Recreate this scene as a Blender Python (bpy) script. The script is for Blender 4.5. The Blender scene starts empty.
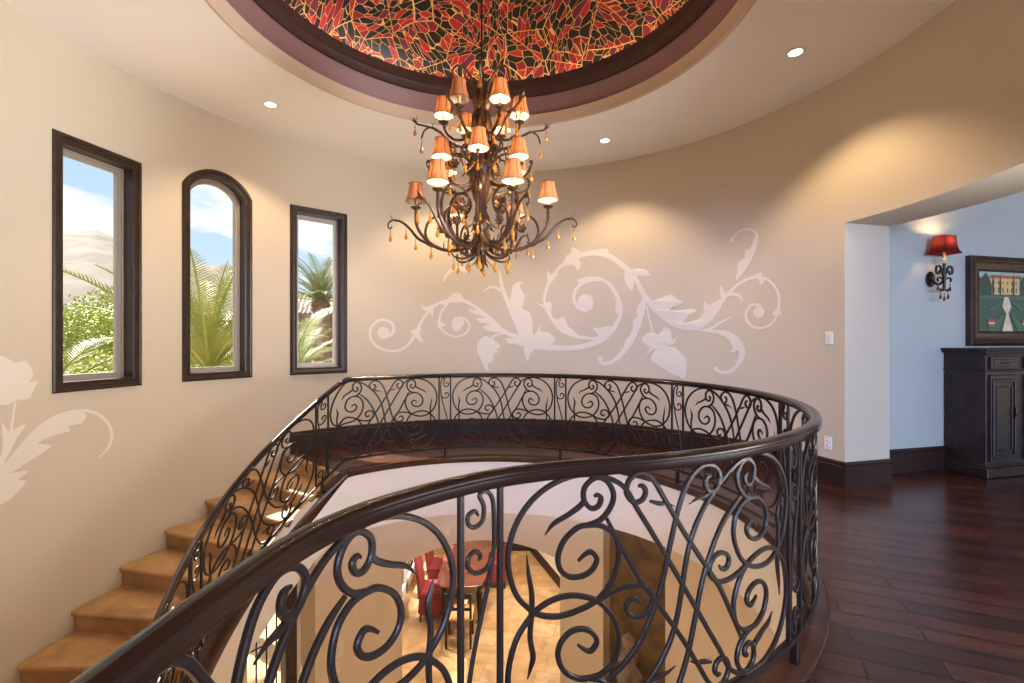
import bpy, bmesh, math, random
from mathutils import Vector, Matrix, noise
from mathutils.geometry import tessellate_polygon

random.seed(7)
SC = bpy.context.scene
COL = SC.collection
PI = math.pi
rad = math.radians

# ------------------------------------------------------------------ camera, world, sun, big lights, exposure
EYE = 1.30
F = 480.0            # focal length for a 1024 px wide frame
HY = 341.5
cam_d = bpy.data.cameras.new('camera')
cam_d.sensor_width = 36.0
cam_d.lens = F / 1024.0 * 36.0
cam_d.clip_start = 0.02
cam_d.clip_end = 2000
cam = bpy.data.objects.new('camera', cam_d)
cam.location = (0, 0, EYE)
cam.rotation_euler = (PI / 2, 0, 0)
COL.objects.link(cam)
SC.camera = cam

SC.view_settings.view_transform = 'Standard'
SC.view_settings.look = 'None'
SC.view_settings.gamma = 1.0
SC.view_settings.use_curve_mapping = False
SC.view_settings.exposure = 0.0
try:
    SC.cycles.use_denoising = True
    SC.cycles.max_bounces = 8
    SC.cycles.diffuse_bounces = 5
    SC.cycles.sample_clamp_indirect = 6.0
except Exception:
    pass


def make_world():
    w = bpy.data.worlds.new('desert_sky')
    SC.world = w
    w.use_nodes = True
    nt = w.node_tree
    nt.nodes.clear()
    out = nt.nodes.new('ShaderNodeOutputWorld')
    bg = nt.nodes.new('ShaderNodeBackground')
    bg.inputs['Strength'].default_value = 1.15
    tc = nt.nodes.new('ShaderNodeTexCoord')
    sep = nt.nodes.new('ShaderNodeSeparateXYZ')
    nt.links.new(tc.outputs['Generated'], sep.inputs[0])
    ramp = nt.nodes.new('ShaderNodeValToRGB')
    ramp.color_ramp.elements[0].position = 0.0
    ramp.color_ramp.elements[0].color = (0.70, 0.84, 0.94, 1)
    ramp.color_ramp.elements[1].position = 0.45
    ramp.color_ramp.elements[1].color = (0.40, 0.63, 0.92, 1)
    nt.links.new(sep.outputs['Z'], ramp.inputs[0])
    mp = nt.nodes.new('ShaderNodeMapping')
    mp.inputs['Scale'].default_value = (3.0, 3.0, 8.0)
    nt.links.new(tc.outputs['Generated'], mp.inputs[0])
    nz = nt.nodes.new('ShaderNodeTexNoise')
    nz.inputs['Scale'].default_value = 1.5
    nz.inputs['Detail'].default_value = 7
    nt.links.new(mp.outputs[0], nz.inputs['Vector'])
    cr = nt.nodes.new('ShaderNodeValToRGB')
    cr.color_ramp.elements[0].position = 0.50
    cr.color_ramp.elements[1].position = 0.60
    nt.links.new(nz.outputs['Fac'], cr.inputs[0])
    mix = nt.nodes.new('ShaderNodeMix')
    mix.data_type = 'RGBA'
    nt.links.new(cr.outputs[0], mix.inputs[0])
    nt.links.new(ramp.outputs[0], mix.inputs[6])
    mix.inputs[7].default_value = (1.05, 1.05, 1.05, 1)
    nt.links.new(mix.outputs[2], bg.inputs['Color'])
    nt.links.new(bg.outputs[0], out.inputs[0])


make_world()


def light(name, kind, loc, energy, color, rot=None, target=None, **kw):
    d = bpy.data.lights.new(name, kind)
    d.energy = energy
    d.color = color
    for k, v in kw.items():
        setattr(d, k, v)
    o = bpy.data.objects.new(name, d)
    o.location = loc
    if target is not None:
        o.rotation_euler = (Vector(target) - Vector(loc)).to_track_quat('-Z', 'Y').to_euler()
    elif rot is not None:
        o.rotation_euler = rot
    COL.objects.link(o)
    return o


# sun high over the far-left garden: comes in through the rotunda windows
SUN_AZ, SUN_EL = rad(-59), rad(54)
sd = Vector((math.sin(SUN_AZ) * math.cos(SUN_EL), math.cos(SUN_AZ) * math.cos(SUN_EL), math.sin(SUN_EL)))
light('sun', 'SUN', (-20, 30, 40), 22.0, (1.0, 0.95, 0.86), target=Vector((-20, 30, 40)) - sd, angle=rad(0.6))
# cool daylight from unseen rooms behind; added hall fill for left wall and ceiling
light('daylight_behind', 'AREA', (0.6, -6.5, 2.0), 1120, (0.43, 0.57, 1.0), target=(-0.2, 6.0, 1.2),
      shape='RECTANGLE', size=6.0, size_y=1.4)
light('hall_fill', 'AREA', (5.0, 0.2, 1.15), 205, (0.97, 0.96, 0.97), target=(0.0, 1.4, 2.95),
      shape='RECTANGLE', size=3.0, size_y=2.0, spread=rad(86))
# unseen area fills added to brighten the dining room and foyer below
light('dining_fill', 'AREA', (-0.3, 8.2, -0.68), 140, (1.0, 0.88, 0.70), rot=(0, 0, 0), shape='DISK', size=1.6)
light('foyer_fill', 'AREA', (-0.9, 0.9, -0.68), 130, (1.0, 0.92, 0.80), rot=(0, 0, 0), shape='DISK', size=1.2, spread=rad(120))

# ------------------------------------------------------------------ key dimensions (metres; floor of the landing is z = 0)
CX, CY = -0.215, 3.40      # axis of the rotunda
R = 3.27                   # rotunda wall
HC = 1.30 + 2.353          # rotunda ceiling
RR = 2.0                   # railing circle
LOW = -3.45                # lower floor
LCEIL = -0.61              # underside of the landing


def pol(th, r, z=0.0):
    a = rad(th)
    return Vector((CX + r * math.sin(a), CY + r * math.cos(a), z))


# ------------------------------------------------------------------ materials
MATS = {}


def mat(name, color, rough=0.5, metal=0.0, spec=None, bump=None, vary=None, coat=0.0):
    """color; bump=(scale, strength); vary=(scale, dark colour, amount)"""
    if name in MATS:
        return MATS[name]
    m = bpy.data.materials.new(name)
    m.use_nodes = True
    nt = m.node_tree
    b = nt.nodes['Principled BSDF']
    b.inputs['Base Color'].default_value = (*color, 1)
    b.inputs['Roughness'].default_value = rough
    b.inputs['Metallic'].default_value = metal
    if spec is not None:
        b.inputs['Specular IOR Level'].default_value = spec
    if coat:
        b.inputs['Coat Weight'].default_value = coat
        b.inputs['Coat Roughness'].default_value = 0.12
    tc = nt.nodes.new('ShaderNodeTexCoord')
    if vary:
        n = nt.nodes.new('ShaderNodeTexNoise')
        n.inputs['Scale'].default_value = vary[0]
        n.inputs['Detail'].default_value = 5
        nt.links.new(tc.outputs['Object'], n.inputs['Vector'])
        mx = nt.nodes.new('ShaderNodeMix')
        mx.data_type = 'RGBA'
        r = nt.nodes.new('ShaderNodeValToRGB')
        r.color_ramp.elements[0].position = 0.35
        r.color_ramp.elements[0].color = (0, 0, 0, 1)
        r.color_ramp.elements[1].position = 0.65
        r.color_ramp.elements[1].color = (vary[2],) * 3 + (1,)
        nt.links.new(n.outputs['Fac'], r.inputs[0])
        nt.links.new(r.outputs[0], mx.inputs[0])
        mx.inputs[6].default_value = (*color, 1)
        mx.inputs[7].default_value = (*vary[1], 1)
        nt.links.new(mx.outputs[2], b.inputs['Base Color'])
    if bump:
        n = nt.nodes.new('ShaderNodeTexNoise')
        n.inputs['Scale'].default_value = bump[0]
        n.inputs['Detail'].default_value = 4
        nt.links.new(tc.outputs['Object'], n.inputs['Vector'])
        bp = nt.nodes.new('ShaderNodeBump')
        bp.inputs['Strength'].default_value = bump[1]
        bp.inputs['Distance'].default_value = 0.01
        nt.links.new(n.outputs['Fac'], bp.inputs['Height'])
        nt.links.new(bp.outputs[0], b.inputs['Normal'])
    MATS[name] = m
    return m


def mat_emit(name, color, strength):
    m = bpy.data.materials.new(name)
    m.use_nodes = True
    nt = m.node_tree
    nt.nodes.clear()
    o = nt.nodes.new('ShaderNodeOutputMaterial')
    e = nt.nodes.new('ShaderNodeEmission')
    e.inputs[0].default_value = (*color, 1)
    e.inputs[1].default_value = strength
    nt.links.new(e.outputs[0], o.inputs[0])
    MATS[name] = m
    return m


def mat_translucent(name, color, trans=0.5):
    m = bpy.data.materials.new(name)
    m.use_nodes = True
    nt = m.node_tree
    nt.nodes.clear()
    o = nt.nodes.new('ShaderNodeOutputMaterial')
    d = nt.nodes.new('ShaderNodeBsdfDiffuse')
    t = nt.nodes.new('ShaderNodeBsdfTranslucent')
    mx = nt.nodes.new('ShaderNodeMixShader')
    d.inputs[0].default_value = (*color, 1)
    t.inputs[0].default_value = (*color, 1)
    mx.inputs[0].default_value = trans
    nt.links.new(d.outputs[0], mx.inputs[1])
    nt.links.new(t.outputs[0], mx.inputs[2])
    nt.links.new(mx.outputs[0], o.inputs[0])
    MATS[name] = m
    return m


def mat_glass(name, tint=(1, 1, 1)):
    m = bpy.data.materials.new(name)
    m.use_nodes = True
    nt = m.node_tree
    nt.nodes.clear()
    o = nt.nodes.new('ShaderNodeOutputMaterial')
    t = nt.nodes.new('ShaderNodeBsdfTransparent')
    t.inputs[0].default_value = (*tint, 1)
    g = nt.nodes.new('ShaderNodeBsdfGlossy')
    g.inputs['Roughness'].default_value = 0.02
    fr = nt.nodes.new('ShaderNodeFresnel')
    fr.inputs['IOR'].default_value = 1.10
    mx = nt.nodes.new('ShaderNodeMixShader')
    nt.links.new(fr.outputs[0], mx.inputs[0])
    nt.links.new(t.outputs[0], mx.inputs[1])
    nt.links.new(g.outputs[0], mx.inputs[2])
    nt.links.new(mx.outputs[0], o.inputs[0])
    MATS[name] = m
    return m


M_wall = mat('wall_paint', (0.60, 0.52, 0.405), 0.75, bump=(60, 0.08))
M_fascia = mat('fascia_paint', (0.78, 0.76, 0.74), 0.7, bump=(60, 0.05))
M_lowwall = mat('lower_wall_paint', (0.75, 0.665, 0.54), 0.75, bump=(60, 0.08))
M_ceil = mat('ceiling_paint', (0.90, 0.88, 0.85), 0.8, bump=(60, 0.05))
M_hall = mat('hall_wall_dimmed', (0.47, 0.51, 0.47), 0.75, bump=(60, 0.05))  # cream wall with the hall's dim bluish light put into its colour
M_mural = mat('mural_paint', (0.75, 0.685, 0.60), 0.6)
M_lip = mat('cornice_cream', (0.60, 0.47, 0.35), 0.6)
M_mauve = mat('cornice_mauve', (0.27, 0.145, 0.145), 0.5)
M_brown = mat('cornice_brown', (0.055, 0.025, 0.02), 0.5)
M_espresso = mat('espresso_wood', (0.026, 0.015, 0.010), 0.36, spec=0.35, vary=(14, (0.05, 0.028, 0.016), 0.8))
M_base = mat('baseboard_wood', (0.036, 0.017, 0.013), 0.5, spec=0.3, vary=(8, (0.022, 0.011, 0.009), 0.8))
M_iron = mat('wrought_iron', (0.014, 0.009, 0.008), 0.30, metal=0.0, spec=0.28, bump=(90, 0.12))
M_rail = mat('handrail_bronze', (0.014, 0.007, 0.005), 0.17, metal=0.0, spec=0.5)
M_alu = mat('window_aluminium', (0.34, 0.30, 0.26), 0.4, metal=0.2)
M_glass = mat_glass('window_glass', (0.97, 0.98, 0.97))
M_white = mat('white_plastic', (0.82, 0.80, 0.76), 0.4)
M_grey = mat('dark_slot', (0.08, 0.08, 0.08), 0.5)
M_bronze = mat('chandelier_bronze', (0.055, 0.028, 0.016), 0.36, metal=0.45, vary=(22, (0.15, 0.072, 0.03), 0.8), bump=(60, 0.2))
M_giltleaf = mat('gilded_leaf', (0.26, 0.125, 0.045), 0.4, metal=0.6, vary=(30, (0.09, 0.04, 0.018), 0.9), bump=(60, 0.2))
M_amber = mat('amber_crystal', (0.62, 0.24, 0.03), 0.12, spec=0.8)
M_shade = mat_translucent('shade_fabric', (0.84, 0.40, 0.18), 0.55)
M_lining = mat_translucent('shade_lining', (0.90, 0.80, 0.64), 0.35)
M_braid = mat('shade_braid', (0.16, 0.06, 0.035), 0.8)
M_candle = mat('candle_sleeve', (0.75, 0.56, 0.30), 0.5)
M_bulb = mat_emit('bulb_glow', (1.0, 0.78, 0.48), 28.0)
M_bulb_off = mat('bulb_unlit', (0.8, 0.75, 0.68), 0.2)
M_can = mat_emit('can_glow', (1.0, 0.90, 0.72), 14.0)
M_redshade = mat_translucent('red_shade_fabric', (0.085, 0.014, 0.013), 0.24)
M_cab = mat('cabinet_wood', (0.016, 0.009, 0.009), 0.38, spec=0.35, vary=(10, (0.04, 0.02, 0.015), 0.9))
M_gilt = mat('frame_gilt', (0.10, 0.040, 0.015), 0.45, metal=0.0, spec=0.3, vary=(30, (0.03, 0.015, 0.01), 0.9))
M_table = mat('dining_table_wood', (0.15, 0.045, 0.032), 0.18, vary=(6, (0.08, 0.025, 0.018), 0.7), coat=0.5)
M_redfab = mat('red_chair_fabric', (0.22, 0.025, 0.03), 0.8, bump=(80, 0.2))
M_goldfab = mat('gold_fabric', (0.55, 0.30, 0.12), 0.7)
M_slate = mat('niche_slate', (0.11, 0.082, 0.052), 0.6, vary=(5, (0.24, 0.155, 0.075), 0.9), bump=(20, 0.6))
M_rock = mat('fountain_rock', (0.30, 0.25, 0.19), 0.8, vary=(9, (0.12, 0.09, 0.07), 0.9), bump=(25, 0.8))


def mat_planks():
    m = bpy.data.materials.new('dark_plank_floor')
    m.use_nodes = True
    nt = m.node_tree
    b = nt.nodes['Principled BSDF']
    tc = nt.nodes.new('ShaderNodeTexCoord')
    mp = nt.nodes.new('ShaderNodeMapping')
    mp.inputs['Rotation'].default_value = (0, 0, rad(24))
    nt.links.new(tc.outputs['Object'], mp.inputs[0])
    br = nt.nodes.new('ShaderNodeTexBrick')
    br.offset = 0.37
    br.offset_frequency = 2
    br.inputs['Scale'].default_value = 1.0
    br.inputs['Mortar Size'].default_value = 0.005
    br.inputs['Mortar Smooth'].default_value = 0.3
    br.inputs['Brick Width'].default_value = 0.8
    br.inputs['Row Height'].default_value = 0.125
    br.inputs['Color1'].default_value = (0.034, 0.013, 0.010, 1)
    br.inputs['Color2'].default_value = (0.088, 0.033, 0.021, 1)
    br.inputs['Mortar'].default_value = (0.004, 0.002, 0.002, 1)
    nt.links.new(mp.outputs[0], br.inputs['Vector'])
    mp2 = nt.nodes.new('ShaderNodeMapping')
    mp2.inputs['Scale'].default_value = (2.0, 7, 1)
    nt.links.new(mp.outputs[0], mp2.inputs[0])
    nz = nt.nodes.new('ShaderNodeTexNoise')
    nz.inputs['Scale'].default_value = 2.2
    nz.inputs['Detail'].default_value = 6
    nt.links.new(mp2.outputs[0], nz.inputs['Vector'])
    mx = nt.nodes.new('ShaderNodeMix')
    mx.data_type = 'RGBA'
    mx.blend_type = 'MULTIPLY'
    mx.inputs[0].default_value = 0.55
    rr = nt.nodes.new('ShaderNodeValToRGB')
    rr.color_ramp.elements[0].position = 0.3
    rr.color_ramp.elements[0].color = (0.35, 0.33, 0.33, 1)
    rr.color_ramp.elements[1].position = 0.7
    rr.color_ramp.elements[1].color = (1.5, 1.4, 1.3, 1)
    nt.links.new(nz.outputs['Fac'], rr.inputs[0])
    nt.links.new(br.outputs['Color'], mx.inputs[6])
    nt.links.new(rr.outputs[0], mx.inputs[7])
    nt.links.new(mx.outputs[2], b.inputs['Base Color'])
    b.inputs['Roughness'].default_value = 0.24
    b.inputs['Specular IOR Level'].default_value = 0.45
    ad = nt.nodes.new('ShaderNodeMath')
    ad.operation = 'SUBTRACT'
    nt.links.new(nz.outputs['Fac'], ad.inputs[0])
    nt.links.new(br.outputs['Fac'], ad.inputs[1])
    bp = nt.nodes.new('ShaderNodeBump')
    bp.inputs['Strength'].default_value = 0.25
    bp.inputs['Distance'].default_value = 0.006
    nt.links.new(ad.outputs[0], bp.inputs['Height'])
    nt.links.new(bp.outputs[0], b.inputs['Normal'])
    return m


def mat_stone(name, c1, c2, w, h, grout, mortar=0.006, rough=0.35, rot=0.0, tile=True):
    m = bpy.data.materials.new(name)
    m.use_nodes = True
    nt = m.node_tree
    b = nt.nodes['Principled BSDF']
    tc = nt.nodes.new('ShaderNodeTexCoord')
    mp = nt.nodes.new('ShaderNodeMapping')
    mp.inputs['Rotation'].default_value = (0, 0, rot)
    nt.links.new(tc.outputs['Object'], mp.inputs[0])
    nz = nt.nodes.new('ShaderNodeTexNoise')
    nz.inputs['Scale'].default_value = 4.0
    nz.inputs['Detail'].default_value = 8
    nz.inputs['Distortion'].default_value = 0.6
    nt.links.new(mp.outputs[0], nz.inputs['Vector'])
    r = nt.nodes.new('ShaderNodeValToRGB')
    r.color_ramp.elements[0].position = 0.32
    r.color_ramp.elements[0].color = (0.62, 0.60, 0.58, 1)
    r.color_ramp.elements[1].position = 0.68
    r.color_ramp.elements[1].color = (1.2, 1.2, 1.2, 1)
    nt.links.new(nz.outputs['Fac'], r.inputs[0])
    mx = nt.nodes.new('ShaderNodeMix')
    mx.data_type = 'RGBA'
    mx.blend_type = 'MULTIPLY'
    mx.inputs[0].default_value = 0.8
    nt.links.new(r.outputs[0], mx.inputs[7])
    if tile:
        br = nt.nodes.new('ShaderNodeTexBrick')
        br.offset = 0.5
        br.squash = 0.62
        br.squash_frequency = 2
        br.inputs['Scale'].default_value = 1.0
        br.inputs['Mortar Size'].default_value = mortar
        br.inputs['Brick Width'].default_value = w
        br.inputs['Row Height'].default_value = h
        br.inputs['Color1'].default_value = (*c1, 1)
        br.inputs['Color2'].default_value = (*c2, 1)
        br.inputs['Mortar'].default_value = (*grout, 1)
        nt.links.new(mp.outputs[0], br.inputs['Vector'])
        nt.links.new(br.outputs['Color'], mx.inputs[6])
    else:
        mx.inputs[6].default_value = (*c1, 1)
    nt.links.new(mx.outputs[2], b.inputs['Base Color'])
    b.inputs['Roughness'].default_value = rough
    return m


def mat_mosaic():
    m = bpy.data.materials.new('dome_mosaic')
    m.use_nodes = True
    nt = m.node_tree
    b = nt.nodes['Principled BSDF']
    tc = nt.nodes.new('ShaderNodeTexCoord')
    vc = nt.nodes.new('ShaderNodeTexVoronoi')
    vc.inputs['Scale'].default_value = 2.6
    nt.links.new(tc.outputs['Object'], vc.inputs['Vector'])
    ve = nt.nodes.new('ShaderNodeTexVoronoi')
    ve.feature = 'DISTANCE_TO_EDGE'
    ve.inputs['Scale'].default_value = 2.6
    nt.links.new(tc.outputs['Object'], ve.inputs['Vector'])
    cs = nt.nodes.new('ShaderNodeSeparateColor')
    nt.links.new(vc.outputs['Color'], cs.inputs[0])
    an = nt.nodes.new('ShaderNodeMath')
    an.operation = 'MULTIPLY'
    an.inputs[1].default_value = 6.3
    nt.links.new(cs.outputs[0], an.inputs[0])
    vr = nt.nodes.new('ShaderNodeVectorRotate')
    vr.rotation_type = 'Z_AXIS'
    vr.inputs['Center'].default_value = (CX, CY, 0)
    nt.links.new(tc.outputs['Object'], vr.inputs['Vector'])
    nt.links.new(an.outputs[0], vr.inputs['Angle'])
    n = nt.nodes.new('ShaderNodeTexNoise')
    n.inputs['Scale'].default_value = 3.0
    n.inputs['Detail'].default_value = 0
    nt.links.new(tc.outputs['Object'], n.inputs['Vector'])
    sc = nt.nodes.new('ShaderNodeVectorMath')
    sc.operation = 'SCALE'
    sc.inputs['Scale'].default_value = 0.22
    nt.links.new(n.outputs['Color'], sc.inputs[0])
    ad = nt.nodes.new('ShaderNodeVectorMath')
    ad.operation = 'ADD'
    nt.links.new(vr.outputs[0], ad.inputs[0])
    nt.links.new(sc.outputs[0], ad.inputs[1])
    mp = nt.nodes.new('ShaderNodeMapping')
    mp.inputs['Scale'].default_value = (1.5, 0.66, 0.66)
    nt.links.new(ad.outputs[0], mp.inputs[0])
    v1 = nt.nodes.new('ShaderNodeTexVoronoi')
    v1.inputs['Scale'].default_value = 13.5
    v2 = nt.nodes.new('ShaderNodeTexVoronoi')
    v2.feature = 'DISTANCE_TO_EDGE'
    v2.inputs['Scale'].default_value = 13.5
    nt.links.new(mp.outputs[0], v1.inputs['Vector'])
    nt.links.new(mp.outputs[0], v2.inputs['Vector'])
    sp = nt.nodes.new('ShaderNodeSeparateColor')
    nt.links.new(v1.outputs['Color'], sp.inputs[0])
    r = nt.nodes.new('ShaderNodeValToRGB')
    r.color_ramp.interpolation = 'CONSTANT'
    els = r.color_ramp.elements
    els[0].position = 0
    els[0].color = (0.006, 0.004, 0.006, 1)
    els[1].position = 0.44
    els[1].color = (0.27, 0.008, 0.02, 1)
    for p, c in ((0.58, (0.012, 0.006, 0.02)), (0.66, (0.48, 0.012, 0.026)), (0.82, (0.48, 0.022, 0.014)), (0.90, (0.16, 0.012, 0.05))):
        e = els.new(p)
        e.color = (*c, 1)
    nt.links.new(sp.outputs[0], r.inputs[0])
    lr = nt.nodes.new('ShaderNodeValToRGB')
    lr.color_ramp.elements[0].position = 0.016
    lr.color_ramp.elements[0].color = (1, 1, 1, 1)
    lr.color_ramp.elements[1].position = 0.036
    lr.color_ramp.elements[1].color = (0, 0, 0, 1)
    es = nt.nodes.new('ShaderNodeMath')
    es.operation = 'MULTIPLY'
    es.inputs[1].default_value = 3.4
    nt.links.new(ve.outputs['Distance'], es.inputs[0])
    mn = nt.nodes.new('ShaderNodeMath')
    mn.operation = 'MINIMUM'
    nt.links.new(es.outputs[0], mn.inputs[0])
    nt.links.new(v2.outputs['Distance'], mn.inputs[1])
    nt.links.new(mn.outputs[0], lr.inputs[0])
    mx = nt.nodes.new('ShaderNodeMix')
    mx.data_type = 'RGBA'
    nt.links.new(lr.outputs[0], mx.inputs[0])
    nt.links.new(r.outputs[0], mx.inputs[6])
    mx.inputs[7].default_value = (0.90, 0.52, 0.17, 1)
    nt.links.new(mx.outputs[2], b.inputs['Base Color'])
    b.inputs['Roughness'].default_value = 0.42
    bp = nt.nodes.new('ShaderNodeBump')
    bp.inputs['Strength'].default_value = 0.4
    bp.inputs['Distance'].default_value = 0.01
    nt.links.new(lr.outputs[0], bp.inputs['Height'])
    nt.links.new(bp.outputs[0], b.inputs['Normal'])
    return m


M_floor = mat_planks()
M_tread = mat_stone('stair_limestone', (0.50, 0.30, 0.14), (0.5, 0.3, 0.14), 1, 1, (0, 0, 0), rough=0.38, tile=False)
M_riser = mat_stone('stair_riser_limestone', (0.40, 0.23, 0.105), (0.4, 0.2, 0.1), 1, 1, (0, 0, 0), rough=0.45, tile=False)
M_travertine = mat_stone('travertine_tile', (0.46, 0.26, 0.115), (0.58, 0.37, 0.19), 0.61, 0.40, (0.36, 0.23, 0.13), 0.006, 0.30, rot=rad(14))
M_mosaic = mat_mosaic()

# ------------------------------------------------------------------ mesh helpers


def catmull(pts, n=6, closed=False):
    """dense Catmull-Rom through tuples of any length"""
    P = [tuple(p) for p in pts]
    if len(P) < 3:
        out = []
        for i in range(len(P) - 1):
            for k in range(n):
                t = k / n
                out.append(tuple(a + (b - a) * t for a, b in zip(P[i], P[i + 1])))
        out.append(P[-1])
        return out
    out = []
    N = len(P)
    rng = range(N) if closed else range(N - 1)
    for i in rng:
        if closed:
            p0, p1, p2, p3 = P[(i - 1) % N], P[i], P[(i + 1) % N], P[(i + 2) % N]
        else:
            p1, p2 = P[i], P[i + 1]
            p0 = P[i - 1] if i > 0 else tuple(2 * a - b for a, b in zip(p1, p2))
            p3 = P[i + 2] if i + 2 < N else tuple(2 * b - a for a, b in zip(p1, p2))
        for k in range(n):
            t = k / n
            t2, t3 = t * t, t * t * t
            out.append(tuple(0.5 * (2 * b + (c - a) * t + (2 * a - 5 * b + 4 * c - d) * t2 + (3 * b - a - 3 * c + d) * t3)
                             for a, b, c, d in zip(p0, p1, p2, p3)))
    if not closed:
        out.append(P[-1])
    return out


class MB:
    def __init__(self):
        self.v = []
        self.f = []
        self.m = []

    def add(self, verts, faces, mi=0):
        o = len(self.v)
        self.v += [tuple(p) for p in verts]
        for f in faces:
            self.f.append(tuple(i + o for i in f))
            self.m.append(mi)
        return self

    def box(self, c, s, rz=0.0, mi=0, bev=0.0):
        c = Vector(c)
        hx, hy, hz = s[0] / 2, s[1] / 2, s[2] / 2
        ca, sa = math.cos(rz), math.sin(rz)

        def P(x, y, z):
            return (c.x + x * ca - y * sa, c.y + x * sa + y * ca, c.z + z)
        if bev <= 0:
            vs = [P(x, y, z) for z in (-hz, hz) for x, y in ((-hx, -hy), (hx, -hy), (hx, hy), (-hx, hy))]
            fs = [(3, 2, 1, 0), (4, 5, 6, 7), (0, 1, 5, 4), (1, 2, 6, 5), (2, 3, 7, 6), (3, 0, 4, 7)]
            return self.add(vs, fs, mi)
        b = min(bev, hx * .9, hy * .9, hz * .9)
        rings = []
        for z, ins in ((-hz, b), (-hz + b, 0), (hz - b, 0), (hz, b)):
            x, y = hx - ins, hy - ins
            k = b * 0.6 if ins == 0 else 0.0
            rings.append([P(-x + k, -y, z), P(x - k, -y, z), P(x, -y + k, z), P(x, y - k, z),
                          P(x - k, y, z), P(-x + k, y, z), P(-x, y - k, z), P(-x, -y + k, z)])
        return self.loft(rings, True, True, mi)

    def loft(self, rings, close=True, caps=True, mi=0):
        n = len(rings[0])
        vs = [p for r in rings for p in r]
        fs = []
        for i in range(len(rings) - 1):
            for j in range(n if close else n - 1):
                a, b = i * n + j, i * n + (j + 1) % n
                fs.append((a, b, b + n, a + n))
        if caps and close:
            fs.append(tuple(range(n - 1, -1, -1)))
            k = (len(rings) - 1) * n
            fs.append(tuple(range(k, k + n)))
        return self.add(vs, fs, mi)

    def lathe(self, prof, c=(0, 0, 0), n=24, mi=0, caps=False, wob=None):
        """prof: (r, z) list; wob(i, j)->radius factor"""
        rings = []
        for i, (r, z) in enumerate(prof):
            ring = []
            for j in range(n):
                a = 2 * PI * j / n
                k = wob(i, j) if wob else 1.0
                ring.append((c[0] + r * k * math.cos(a), c[1] + r * k * math.sin(a), c[2] + z))
            rings.append(ring)
        return self.loft(rings, True, caps, mi)

    def tube(self, pts, rr, n=8, mi=0, caps=True):
        """round tube; rr number or list"""
        P = [Vector(p) for p in pts]
        N = len(P)
        if not isinstance(rr, (list, tuple)):
            rr = [rr] * N
        rings = []
        up = None
        for i in range(N):
            t = (P[min(i + 1, N - 1)] - P[max(i - 1, 0)])
            if t.length < 1e-9:
                t = Vector((0, 0, 1))
            t.normalize()
            if up is None:
                up = Vector((0, 0, 1)) if abs(t.z) < 0.9 else Vector((1, 0, 0))
            b = t.cross(up)
            if b.length < 1e-6:
                b = t.orthogonal()
            b.normalize()
            up = b.cross(t)
            rings.append([tuple(P[i] + (b * math.cos(2 * PI * j / n) + up * math.sin(2 * PI * j / n)) * rr[i]) for j in range(n)])
        return self.loft(rings, True, caps, mi)

    def poly(self, pts, mi=0):
        """flat or nearly flat polygon from 3D points, triangulated in its own order"""
        tris = tessellate_polygon([[Vector(p) for p in pts]])
        return self.add(pts, [tuple(t) for t in tris], mi)

    def prism(self, plan, z0, z1, mi=0, top=None):
        """vertical prism over a plan polygon [(x,y)]"""
        n = len(plan)
        tris = tessellate_polygon([[Vector((x, y, 0)) for x, y in plan]])
        vs = [(x, y, z0) for x, y in plan] + [(x, y, z1) for x, y in plan]
        fs = [(i, (i + 1) % n, n + (i + 1) % n, n + i) for i in range(n)]
        self.add(vs, fs, mi)
        self.add([(x, y, z0) for x, y in plan], [tuple(t) for t in tris], mi)
        self.add([(x, y, z1) for x, y in plan], [tuple(t) for t in tris], mi if top is None else top)
        return self

    def sphere(self, c, r, nu=12, nv=8, mi=0, sz=1.0):
        prof = []
        for i in range(nv + 1):
            a = -PI / 2 + PI * i / nv
            prof.append((max(r * math.cos(a), 1e-4), r * math.sin(a) * sz))
        return self.lathe(prof, c, nu, mi, True)

    def build(self, name, mats, parent=None, smooth=35.0, local=False, recalc=True):
        me = bpy.data.meshes.new(name)
        off = Vector((0, 0, 0))
        if parent is not None and not local:
            q = parent
            while q is not None:
                off += q.location
                q = q.parent
        me.from_pydata([tuple(Vector(p) - off) for p in self.v], [], self.f)
        if not isinstance(mats, (list, tuple)):
            mats = [mats]
        for m in mats:
            me.materials.append(m)
        if len(mats) > 1:
            me.polygons.foreach_set('material_index', self.m)
        if recalc:
            bm = bmesh.new()
            bm.from_mesh(me)
            bmesh.ops.recalc_face_normals(bm, faces=bm.faces)
            bm.to_mesh(me)
            bm.free()
        if smooth:
            me.polygons.foreach_set('use_smooth', [True] * len(me.polygons))
            me.set_sharp_from_angle(angle=rad(smooth))
        me.update()
        o = bpy.data.objects.new(name, me)
        COL.objects.link(o)
        if parent is not None:
            o.parent = parent
        return o


def tag(o, label=None, cat=None, group=None, kind=None):
    if label:
        o['label'] = label
    if cat:
        o['category'] = cat
    if group:
        o['group'] = group
    if kind:
        o['kind'] = kind
    return o


def struct(o):
    o['kind'] = 'structure'
    return o


def empty(name, loc, label=None, cat=None, group=None, parent=None):
    o = bpy.data.objects.new(name, None)
    o.empty_display_size = 0.1
    o.location = loc
    COL.objects.link(o)
    if parent is not None:
        o.parent = parent
    return tag(o, label, cat, group)


def copy_tree(o, parent=None):
    c = o.copy()
    COL.objects.link(c)
    if parent is not None:
        c.parent = parent
    for ch in list(o.children):
        copy_tree(ch, c)
    return c


# ------------------------------------------------------------------ curved walls with openings


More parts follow.
